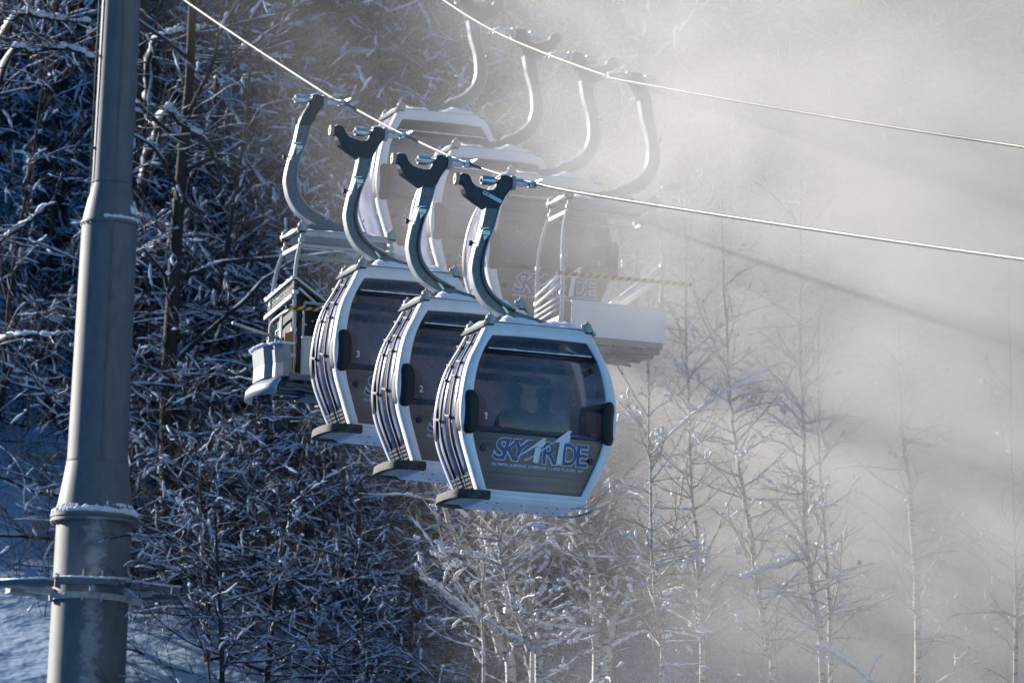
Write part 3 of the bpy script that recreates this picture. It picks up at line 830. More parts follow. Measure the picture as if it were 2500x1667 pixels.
# curved side bin: bulging sheet with folds, closed below by a curled toe board
b = MB(); pts = [(-.70,-.60),(-.84,-.62),(-.92,-.50),(-.93,-.34),(-1.01,-.28),(-1.02,.0),(-1.0,.30),(-.93,.48),(-.86,.60),(-.72,.60)]
rows = []
for x, y in pts: rows.append([(x, y, -1.98), (x*1.0-.0, y, -1.80), (x-.03, y, -1.55)])
P = np.array(rows); N = np.zeros_like(P); N[..., 0] = -1
b.slab(P, N, .012); bin_ = b.build('side_bin', M['bin'], wk, smooth=False)
b = MB()
for i in range(len(pts)-1):
    p = np.array(pts[i]); q = np.array(pts[i+1])
    for t in (0, .33, .66):
        c = p+(q-p)*t; b.blob((c[0]-.03, c[1], -1.54), (.05,.06,.022), .25, i*3+int(t*10), 1)
b.build('bin_snow', M['snow'], bin_)
b = MB(); b.box((-.76,-.60,-1.66), (.16,.012,.50), Matrix.Rotation(R(0), 4, 'Z')); b.prism([(-.84,-1.42),(-.70,-1.36),(-.70,-1.92),(-.84,-1.92)], -.585, -.575); b.build('bin_gate', M['gold'], wk, smooth=False)
rows = []
for y in np.linspace(-.60, .60, 13):
    e = 1-(abs(y)/.75)**3*.35
    rows.append([(-.74, y, -1.96), (-.90*1, y, -1.98), (-1.03*e-.02, y, -2.02), (-1.10*e-.02, y, -2.10), (-1.11*e-.02, y, -2.22)])
P = np.array(rows); N = np.zeros_like(P); N[..., 0] = -1; N[..., 2] = 0
b = MB(); b.slab(P, N, .015); b.build('toe_board', M['sheet'], wk, smooth=True)
b = MB(); hazard_bar(b, (-.86,-.66,-1.075), (.72,-.66,-1.06)); b.build('hazard_bar', [M['black'], M['orange']], wk, smooth=False)
b = MB(); b.tube([(-.60,-.63,-.99),(.72,-.63,-.99)], .02, 8); b.tube([(-.60,-.63,-.99),(-.60,-.63,-1.95)], .016, 8)
b.tube(arc([(-.76,-.55,-1.08),(-.78,-.1,-1.10),(-.78,.30,-1.15),(-.77,.40,-1.30),(-.77,.42,-1.95)], 4), .02, 8)
for y in (-.12, -.18): b.tube([(-.77,y,-1.08),(-.77,y,-1.95)], .014, 6)
b.tube([(-.76,.12,-1.28),(-.76,-.15,-1.28)], .014, 6); b.tube([(-.76,.12,-1.28),(-.76,.12,-1.95)], .014, 6)
b.build('guard_rail', M['galv_light_and_sunlit_rim'], wk)
b = MB(); b.tube([(-.55,.35,-1.36),(-1.42,-.1,-1.26)], .022, 8); b.build('tow_bar', M['galv_light_and_sunlit_rim'], wk)
# black louvred canopy standing in the carrier
b = MB()
b.bar((-.80,-.40,-.86), (-.02,-.40,-1.45), .01, .01)
def quad_slab(bb, a, c, d, e, th):
    a, c, d, e = [np.array(v, float) for v in (a, c, d, e)]
    n_ = np.cross(c-a, e-a); n_ /= np.linalg.norm(n_); V = [a, c, d, e, a-n_*th, c-n_*th, d-n_*th, e-n_*th]
    bb.add(V, [(0,1,2,3),(7,6,5,4),(0,4,5,1),(1,5,6,2),(2,6,7,3),(3,7,4,0)])
b = MB()
quad_slab(b, (-.70,-.50,-.66), (.15,-.50,-1.22), (.15,.60,-1.22), (-.70,.60,-.66), .03)
quad_slab(b, (-.73,-.58,-.68), (-.73,.72,-.80), (-.73,.72,-.98), (-.73,-.58,-.86), .03)
can = b.build('canopy', M['black'], wk, smooth=False)
b = MB()
b.bar((-.76,-.60,-.66), (-.76,.72,-.79), .03, .03); b.bar((-.76,-.60,-.90), (-.76,.72,-1.02), .035, .05)
b.bar((-.70,-.52,-.65), (.16,-.52,-1.21), .03, .03); b.bar((-.66,-.53,-.78), (.05,-.53,-1.32), .03, .03)
b.build('canopy_trim', M['galv_light_and_sunlit_rim'], can, smooth=False)
b = MB()
for k_ in range(12):
    t = k_/11
    for o_ in (0, .055, .11): b.lathe([(0,-.008),(.011,-.006),(.011,.0)], (-.765, -.54+1.2*t, -.735-.115*t-o_+.0), 6, 'x')
for k_ in range(9):
    b.lathe([(0,-.01),(.012,-.008),(.012,0)], (-.55+.085*k_, -.575, -1.27+.052*k_), 6, 'y'); b.lathe([(0,-.01),(.012,-.008),(.012,0)], (-.20+.075*k_, -.575, -1.40+.05*k_), 6, 'y')
b.build('bolt', M['zinc'], can)
b = MB(); b.box((-.45,.1,-1.15), (.42,.8,.40)); b.box((-.05,-.45,-1.30), (.55,.20,.36)); b.box((.0,.1,-1.55), (1.2,.9,.7))  # dark boxes standing in for the shade inside the canopy
b.build('dark_shade_infill', M['interior'], can, angle=40)
b = MB(); 
for i in range(9): b.blob((-.745+random.uniform(-.01,.01), -.5+i*.15, -.655-.0125*i*1.0), (.03,.09,.022), .3, i)
b.build('canopy_snow', M['snow'], can)
place(wk, (-2.365,108.384,18.428), A_LINE, 'open steel work carrier with black bolted canopy and striped bar, behind cabin 3', 'work carrier', 'open carriers at the ends of the cabin groups')

bk = base_carrier('basket_carrier')
hanger(bk, False, False)
# built in carrier space; the carrier is turned round on the far cable, so its +Y end faces the camera
b = MB(); b.box((-.10,.625,-1.70), (1.36,.012,.46)); b.box((-.10,.63,-1.46), (1.38,.03,.02)); b.build('front_panel', M['white'], bk, smooth=False)
b = MB(); b.box((.735,0,-1.80), (.012,1.1,.26)); b.build('side_panel', M['white'], bk, smooth=False)
b = MB(); hazard_bar(b, (.82,.66,-1.10), (-1.12,.66,-1.09)); b.build('hazard_bar', [M['black'], M['orange']], bk, smooth=False)
b = MB()
for z0, z1, r_ in ((-1.62,-1.57,.016), (-1.54,-1.49,.016), (-1.46,-1.41,.016), (-1.37,-1.25,.024), (-1.25,-1.10,.018)):
    b.tube([(.745,-.52,z0), (.745,.56,z1)], r_, 6)
b.tube([(.70,.60,-1.00),(.70,.60,-1.95)], .016, 6); b.build('guard_rail', M['white'], bk)
b = MB(); b.tube([(.02,.45,-1.50), (-.86,.52,-.76)], .05, 10); b.tube([(-.12,.2,-1.50), (-.90,.3,-.90)], .04, 10); b.build('loaded_pipe', M['white'], bk)
b = MB(); b.box((-.98,0,.36), (.26,.10,.08), Matrix.Rotation(R(14), 4, 'Y')); b.tube([(-.78,0,.30),(-.9,0,.34)], .02, 6)
b.build('bracket_plate', M['white'], bk, smooth=False)
b = MB(); b.box((-.635,-.095,1.12), (.07,.03,.12)); b.build('tag', M['yellow'], bk, smooth=False)
place(bk, (1.166,112.366,19.735), A_LINE+math.pi, 'open basket carrier with pale side panels and slanting pipes, fading into the mist', 'basket carrier', 'open carriers at the ends of the cabin groups')

# ------------------------------------------------------------------ haul ropes
def rope(name, pts, label):
    P = arc(np.array(pts), 24)
    seg = np.linalg.norm(np.diff(P, axis=0), axis=1); s_ = np.concatenate([[0], np.cumsum(seg)])
    step = .045; S = np.arange(0, s_[-1], step)
    C = np.stack([np.interp(S, s_, P[:, k]) for k in range(3)], 1)
    d = np.gradient(C, axis=0); d /= np.linalg.norm(d, axis=1)[:, None]
    n1 = np.cross(d, (0, 0, 1.)); n1 /= np.linalg.norm(n1, axis=1)[:, None]; n2 = np.cross(n1, d)
    b = MB()
    for k in range(6):
        a = S*2*math.pi/.30+k*math.pi/3
        Q = C+.0115*(np.cos(a)[:, None]*n1+np.sin(a)[:, None]*n2)
        b.tube(Q, .0092, 6, caps=False)
    o = b.build(name, M['rope']); props(o, label, 'haul rope', 'haul ropes of the gondola lift')
M['rope'] = mat('haul_rope_wire', (.24,.235,.22), .5, .5, noise=(40, (.12,.12,.115), .4, .7, 2))
gl = np.array((-math.sin(A_LINE), math.cos(A_LINE), 0))
fr = [(9.6,69.3,11.5), (7.9,74.8,12.55), (6.099,80.697,13.732),(5.208,83.611,14.324),(3.328,89.761,15.603),(1.142,96.913,17.121),(.198,100.,17.81),(-.625,102.692,18.50),(-1.487,105.513,19.345),(-2.365,108.384,20.275),(-2.728,109.57,20.66),(-4.924,116.753,23.248),(-7.6,125.5,26.6),(-9.2,130.8,28.8)]
rr = [(10.4,82.1,14.9),(7.008,93.258,17.164),(5.975,96.639,17.907),(3.793,103.776,19.526),(1.391,111.631,21.366),(1.166,112.366,21.56),(.361,115.,22.33),(-.456,117.673,23.17),(-1.309,120.464,24.2),(-2.6,124.7,25.9),(-4.5,130.9,28.6)]
rope('haul_rope', fr, 'near twisted steel rope running over cabins 1, 2 and 3')
rope('haul_rope', rr, 'far twisted steel rope running over the misty cabins, top right')

# ------------------------------------------------------------------ tower
def make_tower():
    root = empty('lift_tower'); tx, ty = -6.49, 130.0
    root.location = (tx, ty, float(ground_z(tx, ty))); z0 = root.location.z
    def seg(name, prof, mt=M['tower'], parent=root, k=48):
        b = MB(); b.lathe([(r_, z-z0) for r_, z in prof], (0,0,0), k); return b.build(name, mt, parent, angle=35)
    # heights worked out from the photograph: flanges at z 17.6, 22.4
    seg('lower_tube', [(.645,z0-1),(.635,12),(.605,17.18),(.60,17.41)])
    seg('base_flange', [(.60,17.37),(.705,17.37),(.705,17.41),(.69,17.415),(.69,17.435),(.705,17.44),(.705,17.485),(.60,17.49)])
    seg('lower_cone', [(.60,17.48),(.655,17.49),(.60,17.66),(.545,17.98),(.49,18.34)])
    seg('middle_tube', [(.492,18.335),(.496,18.35),(.496,18.365),(.483,18.37),(.446,21.95),(.442,22.20)])
    seg('collar', [(.442,22.175),(.460,22.18),(.463,22.20),(.460,22.22),(.43,22.225)])
    seg('upper_cone', [(.445,22.22),(.43,22.28),(.35,22.68),(.315,22.85)])
    seg('upper_tube', [(.318,22.84),(.330,22.85),(.330,22.87),(.318,22.875),(.31,24.5),(.30,27.5),(.29,31.5),(0,31.6)])
    b = MB()
    b.tube([(-.345,-.10,22.3-z0),(-.345,-.10,25-z0),(-.335,-.10,31-z0)], .012, 6)
    for z in (23.4, 24.9, 26.4): b.box((-.325,-.10,z-z0), (.05,.03,.04))
    b.build('safety_cable', M['rail'], root)
    b = MB()
    for k_ in range(28):
        t = 2*math.pi*k_/28
        for z, r_ in ((17.36, .675), (22.165, .452)):
            b.lathe([(0,-.016),(.014,-.016),(.014,0)], (r_*math.cos(t), r_*math.sin(t), z-z0+.0), 6)
    b.build('flange_bolt', M['galv'], root, smooth=False)
    b = MB(); b.bar((.085,-.485,18.4-z0), (.085,-.452,22.1-z0), .012, .012); b.bar((.07,-.318,22.9-z0), (.07,-.305,31-z0), .010, .010); b.build('weld_seam', M['tower'], root, smooth=False)
    rs = np.random.default_rng(3)
    b = MB()
    def ring(r_, z, a0, a1, w_, h, n_=40):
        for t in np.linspace(a0, a1, n_):
            q = .55+.6*abs(mnoise.noise((math.cos(t)*2.3, math.sin(t)*2.3, z)))+.25*rs.random()
            b.blob((r_*math.cos(t), r_*math.sin(t), z-z0+h*q*.3), (w_*q, w_*q, h*q), .3, int(t*100+z*7), 1)
    ring(.64, 17.51, 0, 2*math.pi, .075, .075, 90); ring(.58, 17.59, -1.2, 1.2, .05, .09, 26); ring(.60, 17.57, -2.9, -2.0, .04, .07, 14)
    ring(.435, 22.25, -1.7, 1.3, .032, .045, 50); ring(.40, 22.37, -.55, .35, .035, .11, 16); ring(.375, 22.50, -.25, .15, .02, .08, 6)
    b.build('ring_snow', M['snow'], root)
    # work platform: three angled planks on brackets
    zp = 16.33
    pl = empty('platform'); pl.parent = root; pl.location = (0, 0, zp-z0)
    pw = MB(); sn = MB(); br = MB()
    for (a, c) in (((-.44,-.92), (.58,-.98)), ((-1.42,-.15), (-.62,-.62)), ((1.36,-.22), (.60,-.72)), ((-1.35,.6),(-.4,.95)), ((1.3,.6),(.4,.95))):
        pw.bar((*a, 0), (*c, 0), .26, .085); sn.bar((*a, .058), (*c, .058), .25, .03)
        m_ = ((a[0]+c[0])/2, (a[1]+c[1])/2)
        for k_ in range(7):
            t = k_/6; sn.blob((a[0]+(c[0]-a[0])*t, a[1]+(c[1]-a[1])*t, .072), (.10,.12,.018), .3, k_)
        br.bar((m_[0], m_[1], -.08), (m_[0]*.45, m_[1]*.45, -.10), .08, .10)
    br.lathe([(.615,-.22),(.66,-.22),(.66,-.12),(.615,-.12)], (0,0,0), 40)
    for x, y in ((-.10,-.66), (.20,-.66), (-.62,-.24), (.63,-.2)):
        br.box((x, y, .12), (.025,.07,.22)); br.box((x, y, -.2), (.03,.08,.12))
    pw.build('plank', M['galv'], pl, smooth=False); sn.build('plank_snow', M['snow'], pl); br.build('bracket', M['galv_light_and_sunlit_rim'], pl, smooth=False)
    # cross arm and sheaves above the frame
    b = MB(); b.box((0,0,29.6-z0), (5.6,.4,.45), Matrix.Rotation(A_LINE, 4, 'Z')); b.build('cross_arm', M['galv'], root, smooth=False)
    props(root, 'tall galvanised steel lift tower with snow-ringed flanges and a small work platform', 'lift tower')
def tower_mat():
    m = mat('weathered_tower_steel', (.27,.275,.27), .6, .1)
    nt = m.node_tree; b = nt.nodes['Principled BSDF']; L = nt.links.new
    tc = nt.nodes.new('ShaderNodeTexCoord'); mp = nt.nodes.new('ShaderNodeMapping'); mp.inputs['Scale'].default_value = (2.2, 2.2, .9)
    n = nt.nodes.new('ShaderNodeTexNoise'); n.inputs['Scale'].default_value = 3; n.inputs['Detail'].default_value = 8; n.inputs['Roughness'].default_value = .7
    L(tc.outputs['Object'], mp.inputs['Vector']); L(mp.outputs['Vector'], n.inputs['Vector'])
    cr = nt.nodes.new('ShaderNodeValToRGB'); cr.color_ramp.elements[0].position = .3; cr.color_ramp.elements[1].position = .7
    cr.color_ramp.elements[0].color = (.115,.128,.14,1); cr.color_ramp.elements[1].color = (.175,.19,.20,1)
    L(n.outputs['Fac'], cr.inputs['Fac'])
    # run-off streaks down the seam and feathery frost on the camera-facing side of the lower tube
    sx = nt.nodes.new('ShaderNodeSeparateXYZ'); L(tc.outputs['Object'], sx.inputs['Vector'])
    def math_(op, a, b_=None, c=None, clamp=False):
        nd = nt.nodes.new('ShaderNodeMath'); nd.operation = op; nd.use_clamp = clamp
        for i, v in enumerate((a, b_, c)):
            if v is None: continue
            if isinstance(v, (int, float)): nd.inputs[i].default_value = v
            else: L(v, nd.inputs[i])
        return nd.outputs[0]
    n2 = nt.nodes.new('ShaderNodeTexNoise'); n2.inputs['Scale'].default_value = 6; n2.inputs['Detail'].default_value = 6; n2.inputs['Roughness'].default_value = .75
    mp2 = nt.nodes.new('ShaderNodeMapping'); mp2.inputs['Scale'].default_value = (1, 1, 1.3); L(tc.outputs['Object'], mp2.inputs['Vector']); L(mp2.outputs['Vector'], n2.inputs['Vector'])
    n3 = nt.nodes.new('ShaderNodeTexNoise'); n3.noise_dimensions = '1D'; n3.inputs['Scale'].default_value = 1.6; L(sx.outputs['Z'], n3.inputs['W'])
    ax = math_('ABSOLUTE', math_('ADD', sx.outputs['X'], -.06))
    wid = math_('MULTIPLY_ADD', n3.outputs['Fac'], .75, -.17)
    f = math_('MULTIPLY_ADD', ax, -2.6, math_('ADD', wid, math_('MULTIPLY_ADD', n2.outputs['Fac'], 2.0, -.80)))
    f = math_('MULTIPLY', f, 3.0, clamp=True)
    zc = math_('LESS_THAN', sx.outputs['Z'], TOWER_FROST_Z)
    yc = math_('LESS_THAN', sx.outputs['Y'], 0)
    f = math_('MULTIPLY', math_('MULTIPLY', f, zc), math_('MULTIPLY', yc, .38))
    mx = nt.nodes.new('ShaderNodeMix'); mx.data_type = 'RGBA'; L(f, mx.inputs[0]); L(cr.outputs['Color'], mx.inputs[6]); mx.inputs[7].default_value = (.62,.64,.62,1)
    # darker run-off line
    st = math_('MULTIPLY', math_('SUBTRACT', 1, math_('MULTIPLY', math_('ABSOLUTE', math_('ADD', sx.outputs['X'], -.09)), 40, clamp=True)), math_('MULTIPLY', yc, math_('SUBTRACT', .35, math_('MULTIPLY', zc, .35))))
    mx2 = nt.nodes.new('ShaderNodeMix'); mx2.data_type = 'RGBA'; L(st, mx2.inputs[0]); L(mx.outputs[2], mx2.inputs[6]); mx2.inputs[7].default_value = (.12,.12,.12,1)
    L(mx2.outputs[2], b.inputs['Base Color'])
    return m
TOWER_FROST_Z = 17.4 - float(ground_z(-6.49, 130))
M['tower'] = tower_mat()
make_tower()

# ------------------------------------------------------------------ trees
def limb(rs, p0, d0, L, n=7, wob=.18, drop=0., rise=0.):
    """wandering polyline"""
    P = [np.array(p0, float)]; d = np.array(d0, float); d /= np.linalg.norm(d); st = L/n
    for i in range(n):
        d = d+rs.normal(0, wob, 3)*np.array((1, 1, .7)); d[2] += rise-drop*(i/n)
        d /= np.linalg.norm(d); P.append(P[-1]+d*st)
    return np.array(P)
def snow_on(b, rs, P, r, amount=1., cover=.7, k=5):
    """snow lying along the top of a limb"""
    N = len(P)
    if N < 3: return
    d = np.gradient(P, axis=0); d /= np.linalg.norm(d, axis=1)[:, None]; flat = np.sqrt(np.clip(1-d[:, 2]**2, 0, 1))
    r = np.full(N, r) if np.isscalar(r) else np.asarray(r)
    t = np.linspace(0, 1, N*3); Pf = np.stack([np.interp(t, np.linspace(0, 1, N), P[:, i]) for i in range(3)], 1)
    rf = np.interp(t, np.linspace(0, 1, N), r); ff = np.interp(t, np.linspace(0, 1, N), flat)
    h = amount*(rf*.5+.016)*(.5+rs.random(len(t))*1.0)*np.clip((ff-.45)*2.2, 0, 1)
    gate = np.convolve((rs.random(len(t)) < cover).astype(float), np.ones(3)/3, 'same')
    h = h*gate+.001; h[0] = .001; h[-1] = .001
    Pf = Pf+np.stack([np.zeros(len(t)), np.zeros(len(t)), rf*.75+h*.35], 1)
    b.tube(Pf, h, k, caps=False, sx=1.15)
def snow_chunk(b, rs, P, w_=.03):
    """irregular ridge of snow hugging a twig"""
    P = np.asarray(P); t = np.linspace(0, 1, 8); Q = np.stack([np.interp(t, np.linspace(0, 1, len(P)), P[:, i]) for i in range(3)], 1)
    r_ = w_*(.35+rs.random(8)*.9); r_[0] = r_[-1] = .003; r_[1] *= .7
    Q = Q+np.stack([rs.normal(0, .12*w_, 8), rs.normal(0, .12*w_, 8), r_*.35], 1); b.tube(Q, r_, 5, caps=False)
def bare_tree(seed, H, spread, r0=.13, nb=18, flatness=.5, twig_m='twig', bark='bark', snow=1., sub=7, tw=6, low=.22, clump=30, lean=.04, fine=1.):
    rs = np.random.default_rng(seed)
    tb, cb, sb = MB(), MB(), MB()
    T = limb(rs, (0,0,-.6), (rs.normal(0,lean), rs.normal(0,lean), 1), H, 12, .035)
    rad = np.linspace(r0, .012, len(T)); tb.tube(T, rad, 8, caps=False)
    def at(t):
        i = t*(len(T)-1); j = min(int(i), len(T)-2); return T[j]+(T[j+1]-T[j])*(i-j), rad[j]
    ends = []
    for q in range(nb):
        t = low+(1-low)*.93*(q+rs.random())/nb; p, rr_ = at(t); a = q*2.4+rs.normal(0, .4)
        L = spread*(1.15-.75*t)*rs.uniform(.65, 1.2); el = rs.uniform(.05, .9)*(1-flatness)+.55*t
        d = np.array((math.cos(a)*math.cos(el), math.sin(a)*math.cos(el), math.sin(el)))
        B = limb(rs, p, d, L, 8, .16, drop=.02); rb = np.linspace(min(rr_*.5, .042), .007, len(B)); tb.tube(B, rb, 5, caps=False)
        snow_on(sb, rs, B, rb, snow, .62)
        for u in range(sub):
            f = .2+.78*(u+rs.random())/sub; i = min(int(f*(len(B)-1)), len(B)-2); p2 = B[i]+(B[i+1]-B[i])*rs.random()
            dd = (B[i+1]-B[i]); dd = dd/np.linalg.norm(dd); side = rs.normal(0, 1, 3); side -= side@dd*dd; side /= np.linalg.norm(side)+1e-6
            d2 = dd*.75+side*.75+np.array((0, 0, .12)); L2 = L*(.42-.22*f)*rs.uniform(.7, 1.4)+.15
            S = limb(rs, p2, d2, L2, 5, .22); r2 = np.linspace(.010, .003, len(S)); cb.tube(S, r2, 4, caps=False)
            if rs.random() < .55: snow_on(sb, rs, S, r2, snow*.75, .6, 4)
            for v in range(tw):
                g_ = rs.random(); i = min(int(g_*(len(S)-1)), len(S)-2); p3 = S[i]
                dd = S[i+1]-S[i]; dd = dd/np.linalg.norm(dd); d3 = dd*.8+rs.normal(0, .55, 3)
                Tw = limb(rs, p3, d3, rs.uniform(.2, .6), 3, .2); cb.tube(Tw, np.linspace(.0055, .0025, 4)*fine, 3, caps=False)
                ends.append(Tw)
    for i in rs.choice(len(ends), min(int(clump*1.7), len(ends)), replace=False):
        snow_chunk(sb, rs, ends[i][:rs.integers(3, 5)], rs.uniform(.012, .030)*(1.5 if rs.random() < .1 else 1))
    for i in []:
        s_ = rs.uniform(.02, .06)*(1.6 if rs.random() < .10 else 1)
        sb.blob(ends[i]+np.array((0,0,.01)), (s_*rs.uniform(.8, 1.5), s_*rs.uniform(.8, 1.4), s_*rs.uniform(.55, 1.1)), .35, int(rs.integers(1e6)), 1)
    root = empty('bare_tree')
    tb.build('trunk', M[bark], root); cb.build('crown', M[twig_m], root); sb.build('snow_cover', M['shade_tree_snow'], root)
    return root
def hemlock(seed, H, r_):
    rs = np.random.default_rng(seed); tb, cb, sb = MB(), MB(), MB()
    T = limb(rs, (0,0,-.6), (0,0,1), H, 10, .015); tb.tube(T, np.linspace(.14, .01, len(T)), 7, caps=False)
    nb = int(H*7)
    for q in range(nb):
        t = .08+.90*q/nb; p = T[0]+(T[-1]-T[0])*t; L = r_*(1-t)**.7*rs.uniform(.7, 1.15)+.15; a = q*2.4+rs.normal(0, .3)
        B = limb(rs, p, (math.cos(a), math.sin(a), .15-.35*rs.random()), L, 6, .08, drop=.10); tb.tube(B, np.linspace(.02, .004, len(B)), 4, caps=False)
        V, Q = [], []
        for i in range(1, len(B)):
            w_ = L*.30*(1-.55*i/len(B)); d = B[i]-B[i-1]; d /= np.linalg.norm(d); s_ = np.cross(d, (0,0,1)); s_ /= np.linalg.norm(s_)+1e-6
            for sgn in (-1, 1):
                for k in range(3):
                    c = B[i-1]+(B[i]-B[i-1])*rs.random(); e = c+s_*sgn*w_*rs.uniform(.6, 1.2)+d*w_*.5+np.array((0,0,-w_*rs.uniform(.05,.5)))
                    hw = d*.035+np.array((0,0,.012)); n0 = len(V); V += [c-hw, c+hw, e+hw*.4, e-hw*.4]; Q.append((n0, n0+1, n0+2, n0+3))
                    m_ = (c+e)/2
                    for _ in range(2):
                        f = c+(e-c)*rs.random()+rs.normal(0, .05, 3)+np.array((0,0,-.06)); n0 = len(V); V += [m_, m_+hw*.5, f+hw*.3, f-hw*.3]; Q.append((n0, n0+1, n0+2, n0+3))
            if rs.random() < .38:
                sz = w_*rs.uniform(.25, .5)+.03; sb.blob(B[i]+np.array((rs.normal(0,.05), rs.normal(0,.05), .03)), (sz*rs.uniform(.7,1.3), sz*rs.uniform(.7,1.3), sz*rs.uniform(.3,.5)), .35, int(rs.integers(1e6)), 1)
        cb.add(V, Q)
    root = empty('hemlock_tree'); tb.build('trunk', M['bark'], root); cb.build('crown', M['needle'], root); sb.build('snow_cover', M['shade_tree_snow'], root)
    return root

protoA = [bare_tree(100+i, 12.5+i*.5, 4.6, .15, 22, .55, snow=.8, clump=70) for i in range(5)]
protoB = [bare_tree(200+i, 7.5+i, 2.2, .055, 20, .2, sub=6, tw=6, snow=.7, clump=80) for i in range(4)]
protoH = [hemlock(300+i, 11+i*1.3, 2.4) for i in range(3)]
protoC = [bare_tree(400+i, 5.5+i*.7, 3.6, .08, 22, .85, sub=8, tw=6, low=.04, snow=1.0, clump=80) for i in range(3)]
used = set()
def put(proto, x, y, rz, s, label, cat, group, name=None, tilt=(0, 0)):
    if id(proto) in used: o = copy_tree(proto)
    else: used.add(id(proto)); o = proto
    o.location = (x, y, float(ground_z(x, y))-.1); o.rotation_euler = (tilt[0], tilt[1], rz); o.scale = (s, s, s); props(o, label, cat, group)
    return o
rt = random.Random(5)
def halfw(y): return y*.0645
ZONES = (('snow-laden bare tree tangled in the blue shade beside the tower', 'shaded trees by the tower'),
         ('snow-laden bare tree in the shaded tangle between the tower and the cabins', 'shaded trees between tower and cabins'),
         ('bare tree half lost in the bright mist behind the far cabins and cables', 'trees veiled by the mist'))
for i in range(46):
    y = 137+44*(i/46)**1.1+rt.uniform(-1.5, 1.5); x = ((i*.618034) % 1*2-1)*(halfw(y)+1.5)
    if x < -7.2 and y < 145: y += 10
    zn = ZONES[0] if x < -5.2 else ZONES[1] if x < 0 else ZONES[2]
    put(protoA[i % 5], x, y, rt.uniform(0, 6.28), rt.uniform(.85, 1.15), zn[0], 'tree', zn[1])
S_ZONES = (('slender snow-dotted sapling in the blue shade close to the tower', 'shaded saplings by the tower'),
         ('slender snow-dotted sapling in the shaded tangle between the tower and the cabins', 'shaded saplings between tower and cabins'),
         ('slender snow-dotted sapling in the misty thicket below and right of the cabins', 'saplings in the misty thicket'))
for i in range(64):
    y = (126 if i % 3 == 0 else 134)+36*(i/64)+rt.uniform(-1.5, 1.5); x = ((i*.618034+.37) % 1*2-1)*(halfw(y)+1)
    if x < -.5 and y < 135: y += 10
    if x < -5.2 and y < 140: y = 140+rt.uniform(0, 22)
    zn = S_ZONES[0] if x < -5.2 else S_ZONES[1] if x < -.3 else S_ZONES[2]
    put(protoB[i % 4], x, y, rt.uniform(0, 6.28), rt.uniform(.8, 1.25), zn[0], 'sapling', zn[1])
C_ZONES = (('low tree with level snowy boughs, blue shade, foot of the tower', 'spreading shaded trees by the tower'),
         ('low tree with level snowy boughs in the dark tangle below the cabins', 'spreading shaded trees below the cabins'))
for i in range(34):
    y = 134.5+13*(i/34); x = -8.4+10.5*((i*.618034+.2) % 1)
    if x < -7.0 and y < 142: continue
    zn = C_ZONES[0] if x < -5.0 else C_ZONES[1]
    put(protoC[i % 3], x, y, rt.uniform(0, 6.28), rt.uniform(.7, 1.15), zn[0], 'tree', zn[1])
for i in range(15):
    y = 128+6.5*(i/15); x = -5.0+6.2*((i*.618034+.5) % 1)
    put(protoC[i % 3], x, y, rt.uniform(0, 6.28), rt.uniform(.6, .9), C_ZONES[1][0], 'tree', C_ZONES[1][1])
H_ZONES = (('dark snow-clotted hemlock in the blue shade around the tower', 'hemlocks by the tower'),
         ('dark snow-clotted hemlock in the shade between the tower and the cabins', 'hemlocks between tower and cabins'),
         ('dark hemlock faint behind the mist', 'hemlocks behind the mist'))
for i in range(56):
    y = 146+42*(i/56)+rt.uniform(-2, 2); x = ((i*.618034+.11) % 1*2-1)*(halfw(y)+2)
    if x < -8 and y < 160: continue
    zn = H_ZONES[0] if x < -5.2 else H_ZONES[1] if x < 0 else H_ZONES[2]
    put(protoH[i % 3], x, y, rt.uniform(0, 6.28), rt.uniform(.8, 1.1), zn[0], 'hemlock tree', zn[1])

# brush: the countless fine stems between the trees
def brush():
    rs = np.random.default_rng(77); cb = MB()
    for i in range(4200):
        y = 128+52*rs.random(); x = rs.uniform(-1, 1)*(halfw(y)+1)
        if x < -.5 and y < 134 or x < -6.9 and y < 143 and rs.random() < .8: continue
        z = float(ground_z(x, y)); n_ = rs.integers(1, 4)
        for k in range(n_):
            P = limb(rs, (x, y, z-.1), (rs.normal(0, .35), rs.normal(0, .35), 1), rs.uniform(1.0, 3.6), 5, .26); cb.tube(P, np.linspace(.009, .003, len(P)), 3, caps=False)
            for v in range(8):
                j = rs.integers(1, 5); Tw = limb(rs, P[j], (rs.normal(), rs.normal(), .5), rs.uniform(.3, .9), 3, .25); cb.tube(Tw, np.linspace(.005, .0025, 4), 3, caps=False)
    o = cb.build('undergrowth', M['twig']); props(o, 'tangle of countless thin leafless stems on the wooded slope', kind='stuff')
brush()

